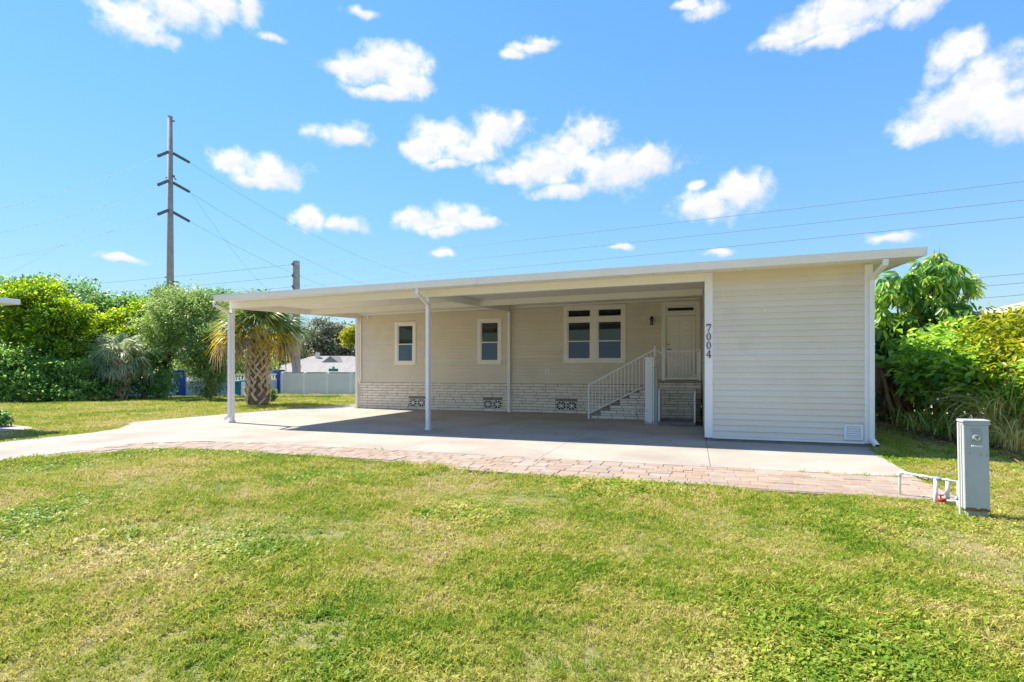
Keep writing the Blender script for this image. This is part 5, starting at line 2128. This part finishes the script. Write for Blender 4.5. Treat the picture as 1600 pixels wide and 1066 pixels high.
leafy_shrub('shrub', 'broad green leaved shrub filling the bed below the umbrella tree', (5.9, 15.6, 0), [lob(5.5, 16.2, 1.5, .6, .9, .8), lob(6.0, 15.2, 1.6, .75, .9, .75), lob(5.9, 14.6, 1.25, .65, .7, .6), lob(6.2, 16.4, 2.1, .7, .9, .6), lob(5.7, 17.2, 1.9, .6, .6, .7)], 'shrub', 620, 7, .22, .21, .095)
leafy_shrub('shrub', 'yellow green leafy shrub reaching up in front of the neighbour roof', (6.4, 14.2, 0), [lob(6.3, 14.6, 2.15, .6, .8, .55), lob(6.6, 13.6, 2.2, .6, .7, .55), lob(6.7, 12.8, 2.35, .5, .6, .55), lob(6.5, 13.9, 1.6, .6, .9, .6)], 'croton', 520, 7, .2, .19, .06)
leafy_shrub('shrub', 'green shrub behind the dry arching grass by the neighbour wall', (6.5, 12.6, 0), [lob(6.5, 12.8, 1.3, .6, .8, .8), lob(6.7, 11.9, 1.5, .5, .7, .8), lob(6.3, 13.5, 1.0, .5, .7, .6)], 'shrub', 420, 7, .22, .19, .08)
leafy_shrub('shrub', 'dark green leaved shrub in the shade next to the shed corner', (5.3, 18.6, 0), [lob(5.2, 18.6, 1.7, .6, .6, .9), lob(5.7, 19.0, 1.2, .7, .6, 1.0), lob(5.1, 18.3, .7, .5, .5, .5), lob(6.4, 17.8, .8, .7, .9, .7)], 'mid', 380, 7, .24, .24, .11, 100)


def blades(name, parent, base, n, L, w, arch, m, lean=.5, seed=0, nseg=6, rad=.12):
    rr = np.random.default_rng(seed)
    V, Fq, rn = [], [], []
    bx, by, bz = base
    for k in range(n):
        az_ = rr.uniform(0, 2 * math.pi)
        l = L * rr.uniform(.55, 1.15)
        e = lean * rr.uniform(.2, 1.3)
        ar = arch * rr.uniform(.5, 1.4)
        dx, dy = math.cos(az_), math.sin(az_)
        sx, sy = -dy, dx
        x0, y0 = bx + rr.normal(0, rad), by + rr.normal(0, rad)
        h = z = 0.0
        ang_ = math.pi / 2 - e * .6
        b0 = len(V)
        rk = rr.random()
        tw = rr.uniform(-.5, .5)
        for i in range(nseg + 1):
            f_ = i / nseg
            ww = w * (.6 + .6 * f_ if f_ < .4 else (1 - f_) * 1.45 + .02)
            V.append((x0 + dx * h + sx * ww / 2, y0 + dy * h + sy * ww / 2, max(bz + .01, bz + z + tw * ww * .5)))
            V.append((x0 + dx * h - sx * ww / 2, y0 + dy * h - sy * ww / 2, max(bz + .01, bz + z - tw * ww * .5)))
            h += math.cos(ang_) * l / nseg
            z += math.sin(ang_) * l / nseg
            ang_ -= ar * (.4 + f_) / nseg * 2
        for i in range(nseg):
            a = b0 + 2 * i
            Fq.append((a, a + 1, a + 3, a + 2))
            rn.append(rk)
    me = np_mesh(name, np.array(V), np.array(Fq), np.array(rn), LM[m] if m in LM else M[m], BASE[parent])
    o = bpy.data.objects.new(name, me)
    link(o, parent)
    return o


og = thing('ornamental_grass', (6.0, 13.6, 0), 'big clump of dry arching ornamental grass blades at the lawn edge', 'grass clump')
blades('dry_blades', og, (5.95, 13.6, -.03), 340, 1.95, .026, 1.6, 'drygrass', .55, 1, 9, .16)
blades('green_blades', og, (6.15, 13.8, -.03), 150, 1.95, .024, 1.2, 'strap', .45, 2, 9, .16)
og2 = thing('ornamental_grass', (5.62, 12.5, 0), 'smaller tuft of dry straw coloured grass nearest behind the meter pedestal', 'grass clump')
blades('dry_blades', og2, (5.62, 12.5, -.03), 170, 1.15, .015, 1.7, 'drygrass', .7, 3, 8, .12)
spl = [(5.25, 16.6, .75, 'foot of the broad leaved shrub farthest back'), (5.2, 15.7, .85, 'bed edge between its two taller neighbours'), (5.35, 14.9, .8, 'bed edge right behind the lit lawn strip'), (5.45, 14.1, .75, 'bed edge just beyond the meter pedestal'), (5.5, 13.5, .7, 'bed edge next to the dry arching grass'), (5.9, 15.0, .95, 'middle of the bed under the broad leaved shrub')]
for i, (u, v, L, lab) in enumerate(spl):
    t_ = thing('strap_leaf_plant', (u, v, 0), f'upright strap leaved plant at the {lab}', 'plant', 'strap leaved plants along the bed')
    blades('leaves', t_, (u, v, -.03), 44, L, .05, .75, 'strap', .6, 20 + i, 6, .16)
bn = thing('banana_plant', (5.15, 17.6, 0), 'withered banana plant with brown hanging leaves beside the shed corner', 'plant')
b = MB()
for (x, y, h_) in ((5.0, 17.9, 1.9), (5.3, 17.6, 1.6), (5.55, 17.9, 1.7)):
    b.tube([(x, y, -.05), (x + .03, y, h_ * .6), (x + .05, y + .05, h_)], [.1, .085, .06], 8)
b.build('stem', M['palmcore'], bn, True)
rr = np.random.default_rng(12)
n = 46
P = np.stack([5.1 + rr.uniform(-.3, .6, n), 17.5 + rr.uniform(-.25, .35, n), rr.uniform(.9, 1.85, n)], 1)
D = np.stack([rr.normal(0, .25, n), rr.normal(0, .25, n) - .1, -np.ones(n)], 1)
V, Fq = big_leaves(P, D, rr.uniform(.45, .9, n), rr.uniform(.08, .17, n), fold=.5, droop=0, up=rr.normal(0, 1, (n, 3)))
rv = rr.random(n)
me = np_mesh('dead_leaves', V, Fq, np.concatenate([rv, rv]), M['deadleaf'], BASE[bn])
link(bpy.data.objects.new('dead_leaves', me), bn)
n = 16
P = np.stack([5.2 + rr.uniform(-.3, .6, n), 17.7 + rr.uniform(-.25, .35, n), rr.uniform(1.4, 1.9, n)], 1)
D = np.stack([rr.normal(0, .8, n), rr.normal(0, .8, n) - .3, rr.uniform(-.2, .8, n)], 1)
V, Fq = big_leaves(P, D, rr.uniform(.6, 1.0, n), rr.uniform(.18, .28, n), droop=.4)
rv = rr.random(n)
me = np_mesh('green_leaves', V, Fq, np.concatenate([rv, rv]), LM['mid'], BASE[bn])
link(bpy.data.objects.new('green_leaves', me), bn)

b = MB()
b.poly([(4.75, 19.5), (4.85, 17.6), (5.0, 15.6), (5.05, 14.2), (5.35, 12.8), (5.6, 11.2), (5.9, 9.5), (7.75, 9.5), (7.75, 20.5), (4.75, 20.5)], -.12, -.012)
mb_ = b.build('mulch_bed', M['mulch'], None)
tag(mb_, 'brown mulch bed under the shrubs beside the neighbour house', kind='structure')
n = 2600
P = np.stack([rng.normal(5.15, .42, n), rng.uniform(10.5, 19.5, n), np.full(n, -.008)], 1)
P[:, 0] += np.interp(P[:, 1], [10.5, 12.8, 14.5, 19.5], [.75, .35, .02, -.2])
P[:, 2] += rng.random(n) * .05
D = rng.normal(0, 1, (n, 3)) * [1, 1, .25]
L = rng.uniform(.05, .15, n)
v, f = leaves(P, D, L, L * .4, -.1)
me = np_mesh('leaf_litter', v, f, rng.random(n), M['deadleaf'], (5, 15, 0))
o = bpy.data.objects.new('leaf_litter', me)
COL.objects.link(o)
o.location = (5, 15, 0)
tag(o, 'dry fallen leaves strewn along the edge of the mulch bed', 'leaf litter', kind='stuff')

# ------------------------------------------------------------------ grass


def grassmat(name, weed=False):
    m = bpy.data.materials.new(name)
    m.use_nodes = True
    n_, l = m.node_tree.nodes, m.node_tree.links
    p = n_['Principled BSDF']
    g = nd(n_, 'ShaderNodeNewGeometry')
    at_ = nd(n_, 'ShaderNodeAttribute', attribute_name='rnd')
    oi = nd(n_, 'ShaderNodeObjectInfo')

    def noise(sc, det=4):
        t = nd(n_, 'ShaderNodeTexNoise')
        t.inputs['Scale'].default_value = sc
        t.inputs['Detail'].default_value = det
        t.inputs['Roughness'].default_value = .6
        l.new(g.outputs['Position'], t.inputs['Vector'])
        return t.outputs['Fac']

    def mth(op, a, c):
        q_ = nd(n_, 'ShaderNodeMath', operation=op)
        for i, x in enumerate((a, c)):
            if isinstance(x, (int, float)): q_.inputs[i].default_value = x
            else: l.new(x, q_.inputs[i])
        return q_.outputs[0]
    s_ = mth('ADD', mth('MULTIPLY', mth('SUBTRACT', noise(.55), .5), 2.1), mth('MULTIPLY', mth('SUBTRACT', noise(2.6), .5), 1.5))
    s_ = mth('ADD', s_, mth('MULTIPLY', at_.outputs['Fac'], .5))
    s_ = mth('ADD', s_, mth('MULTIPLY', oi.outputs['Random'], .3))
    s_ = mth('ADD', s_, .04 if not weed else -.14)
    cr = nd(n_, 'ShaderNodeValToRGB')
    els = [(0.0, (.15, .27, .02)), (.3, (.30, .38, .035)), (.52, (.445, .43, .075)), (.75, (.53, .47, .16)), (1.0, (.60, .49, .27))]
    cr.color_ramp.elements.remove(cr.color_ramp.elements[0])
    for i, (pos, c) in enumerate(els):
        e = cr.color_ramp.elements[0] if i == 0 else cr.color_ramp.elements.new(pos)
        e.position = pos
        e.color = (*c, 1)
    l.new(s_, cr.inputs[0])
    l.new(cr.outputs[0], p.inputs['Base Color'])
    p.inputs['Roughness'].default_value = .5
    p.inputs['Specular IOR Level'].default_value = .25
    tr = nd(n_, 'ShaderNodeBsdfTranslucent')
    hs = nd(n_, 'ShaderNodeHueSaturation')
    hs.inputs['Value'].default_value = 1.3
    l.new(cr.outputs[0], hs.inputs['Color'])
    l.new(hs.outputs[0], tr.inputs['Color'])
    mxs = nd(n_, 'ShaderNodeMixShader')
    mxs.inputs[0].default_value = .35
    l.new(p.outputs[0], mxs.inputs[1])
    l.new(tr.outputs[0], mxs.inputs[2])
    l.new(mxs.outputs[0], n_['Material Output'].inputs['Surface'])
    return m


GM, WM = grassmat('grass_blade'), grassmat('weed_leaf', True)
tufts = bpy.data.collections.new('grass_tufts')


def tuft(seed, n, L, w, rad, m, arch=1.0):
    rr = np.random.default_rng(seed)
    V, Fq, rn = [], [], []
    for k in range(n):
        az_ = rr.uniform(0, 6.283)
        l = L * rr.uniform(.5, 1.2)
        x0, y0 = rr.normal(0, rad, 2)
        dx, dy = math.cos(az_), math.sin(az_)
        t2 = rr.uniform(0, 6.283)
        sx, sy = math.cos(t2), math.sin(t2)
        e = rr.uniform(.25, 1.15)
        pts = [(0, 0), (math.sin(e * .6) * l * .5, math.cos(e * .6) * l * .5), (math.sin(e) * l * .95 * arch, math.cos(e * 1.15) * l * .85)]
        b0 = len(V)
        for (h, z), ww in zip(pts, (w * .8, w, w * .12)):
            V += [(x0 + dx * h + sx * ww / 2, y0 + dy * h + sy * ww / 2, z), (x0 + dx * h - sx * ww / 2, y0 + dy * h - sy * ww / 2, z)]
        Fq += [(b0, b0 + 1, b0 + 3, b0 + 2), (b0 + 2, b0 + 3, b0 + 5, b0 + 4)]
        r_ = rr.random()
        rn += [r_, r_]
    me = np_mesh('grass_tuft', np.array(V, float), np.array(Fq), np.array(rn), m, (0, 0, 0))
    o = bpy.data.objects.new('grass_tuft', me)
    tufts.objects.link(o)


def weed(seed, n, rad, size, m):
    rr = np.random.default_rng(seed)
    P = np.stack([rr.normal(0, rad, n), rr.normal(0, rad, n), rr.uniform(.01, .05, n)], 1)
    D = rr.normal(0, 1, (n, 3)) * [1, 1, .35]
    L = size * rr.uniform(.6, 1.3, n)
    v, f = leaves(P, D, L, L * .75, .1)
    me = np_mesh('grass_weed', v, f, rr.random(n), m, (0, 0, 0))
    o = bpy.data.objects.new('grass_weed', me)
    tufts.objects.link(o)


# names sort the picking order: 0-3 blades, 4-5 weeds
tuft(1, 14, .085, .0085, .038, GM)
tuft(2, 12, .07, .0095, .042, GM)
tuft(3, 15, .095, .007, .032, GM, 1.3)
tuft(4, 12, .055, .010, .045, GM, 1.2)
weed(5, 18, .045, .034, WM)
weed(6, 22, .05, .026, WM)


def pnoise(x, y, sc, seed):
    r2 = np.random.default_rng(seed)
    out = np.zeros_like(x)
    for k in range(14):
        a = r2.uniform(0, 6.283)
        fq = sc * r2.uniform(.5, 2.2)
        out += np.sin((x * math.cos(a) + y * math.sin(a)) * fq * 6.283 + r2.uniform(0, 6.283)) / (fq / sc) ** .5
    return out / 5


pts = []
d0 = 1.6
NT = 0
bands = np.geomspace(1.6, 46, 40)
for a, c in zip(bands[:-1], bands[1:]):
    dm = (a + c) / 2
    rho = min(900, 900 * (4.2 / dm) ** 1.4)
    half = dm * 1.12 + 1.5
    n = int(rho * (c - a) * 2 * half)
    d = rng.uniform(a, c, n)
    x = rng.uniform(-half, half, n)
    pts.append(np.stack([x * math.cos(T) - d * math.sin(T), x * math.sin(T) + d * math.cos(T), d], 1))
pts = np.concatenate(pts)
X, Y, Dp = pts.T


def inside_np(x, y, poly):
    c = np.zeros(len(x), bool)
    j = len(poly) - 1
    for i in range(len(poly)):
        xi, yi = poly[i]
        xj, yj = poly[j]
        with np.errstate(divide='ignore', invalid='ignore'):
            t = ((yi > y) != (yj > y)) & (x < (xj - xi) * (y - yi) / ((yj - yi) or 1e-9) + xi)
        c ^= t
        j = i
    return c


hard = np.zeros(len(X), bool)
shr = lambda poly, k=0.0: poly
for pl in SLAB:
    hard |= inside_np(X, Y, pl)
hard |= (X > -13.7) & (X < US + .1) & (Y > 9.2) & (Y < VB)
hard |= (X > -13.62) & (X < -10.86) & (Y < 9.3)
pq = [(x, y + (.035 if y < 8.2 and x > -10 else 0)) for x, y in PPOLY]
hard |= inside_np(X, Y, pq)
hard |= (X > UL - .1) & (X < UR + .1) & (Y > VF - .1)
bedm = (X > np.interp(Y, [9.5, 11.2, 12.8, 14.2, 15.6, 17.6, 19.5], [5.9, 5.6, 5.35, 5.05, 5.0, 4.85, 4.75])) & (Y > 9.5) & (Y < 20.5) & (X < 12)
hard |= bedm & (rng.random(len(X)) < .93)
hard |= inside_np(X, Y, [(-20.5, 9.0), (-18.0, 8.3), (-15.9, 8.6), (-15.75, 9.2), (-16.3, 9.55), (-20.5, 10.2)])
bare = pnoise(X, Y, .35, 5)
hard |= (bare > .78) & (rng.random(len(X)) < .72) & (Dp < 12)
k = ~hard
X, Y, Dp = X[k], Y[k], Dp[k]
n = len(X)
print('tufts', n)
Z = np.array([G(x, y) for x, y in zip(X, Y)]) - .035
wn_ = pnoise(X, Y, .22, 9)
isw = (wn_ + rng.normal(0, .3, n)) > .5
idx = np.where(isw & (Dp < 14), rng.integers(4, 6, n), rng.integers(0, 4, n)).astype(np.int32)
lush = pnoise(X, Y, .5, 21)
scl = (.72 + .36 * lush + .35 * rng.random(n)) * np.interp(Dp, [3, 8, 20, 45], [.85, 1.0, 1.35, 2.0])
scl = np.clip(scl, .5, 3)
edge = (Y > 7.0) & (Y < 8.3) & (X > -10) & (X < 3.2)
scl[edge] *= 1.15
me = bpy.data.meshes.new('grass')
me.vertices.add(n)
me.vertices.foreach_set('co', np.stack([X, Y, Z], 1).astype(np.float32).ravel())
for nm_, typ, arr in (('pick', 'INT', idx), ('size', 'FLOAT', scl.astype(np.float32)), ('turn', 'FLOAT', rng.uniform(0, 6.283, n).astype(np.float32))):
    a = me.attributes.new(nm_, typ, 'POINT')
    a.data.foreach_set('value', arr)
go = bpy.data.objects.new('grass', me)
COL.objects.link(go)
tag(go, 'short mixed lawn grass and leafy weeds in green and straw patches', 'grass', kind='stuff')
ng = bpy.data.node_groups.new('grass_scatter', 'GeometryNodeTree')
ng.interface.new_socket('Geometry', in_out='INPUT', socket_type='NodeSocketGeometry')
ng.interface.new_socket('Geometry', in_out='OUTPUT', socket_type='NodeSocketGeometry')
gi, gout = ng.nodes.new('NodeGroupInput'), ng.nodes.new('NodeGroupOutput')
ci = ng.nodes.new('GeometryNodeCollectionInfo')
ci.inputs['Collection'].default_value = tufts
ci.inputs['Separate Children'].default_value = True
ci.inputs['Reset Children'].default_value = True
ip = ng.nodes.new('GeometryNodeInstanceOnPoints')
ip.inputs['Pick Instance'].default_value = True


def named(nm_, typ):
    q_ = ng.nodes.new('GeometryNodeInputNamedAttribute')
    q_.data_type = typ
    q_.inputs['Name'].default_value = nm_
    return q_.outputs['Attribute']


cx = ng.nodes.new('ShaderNodeCombineXYZ')
ng.links.new(named('turn', 'FLOAT'), cx.inputs[2])
ng.links.new(gi.outputs[0], ip.inputs['Points'])
ng.links.new(ci.outputs[0], ip.inputs['Instance'])
ng.links.new(named('pick', 'INT'), ip.inputs['Instance Index'])
ng.links.new(cx.outputs[0], ip.inputs['Rotation'])
ng.links.new(named('size', 'FLOAT'), ip.inputs['Scale'])
ng.links.new(ip.outputs[0], gout.inputs[0])
md = go.modifiers.new('scatter', 'NODES')
md.node_group = ng
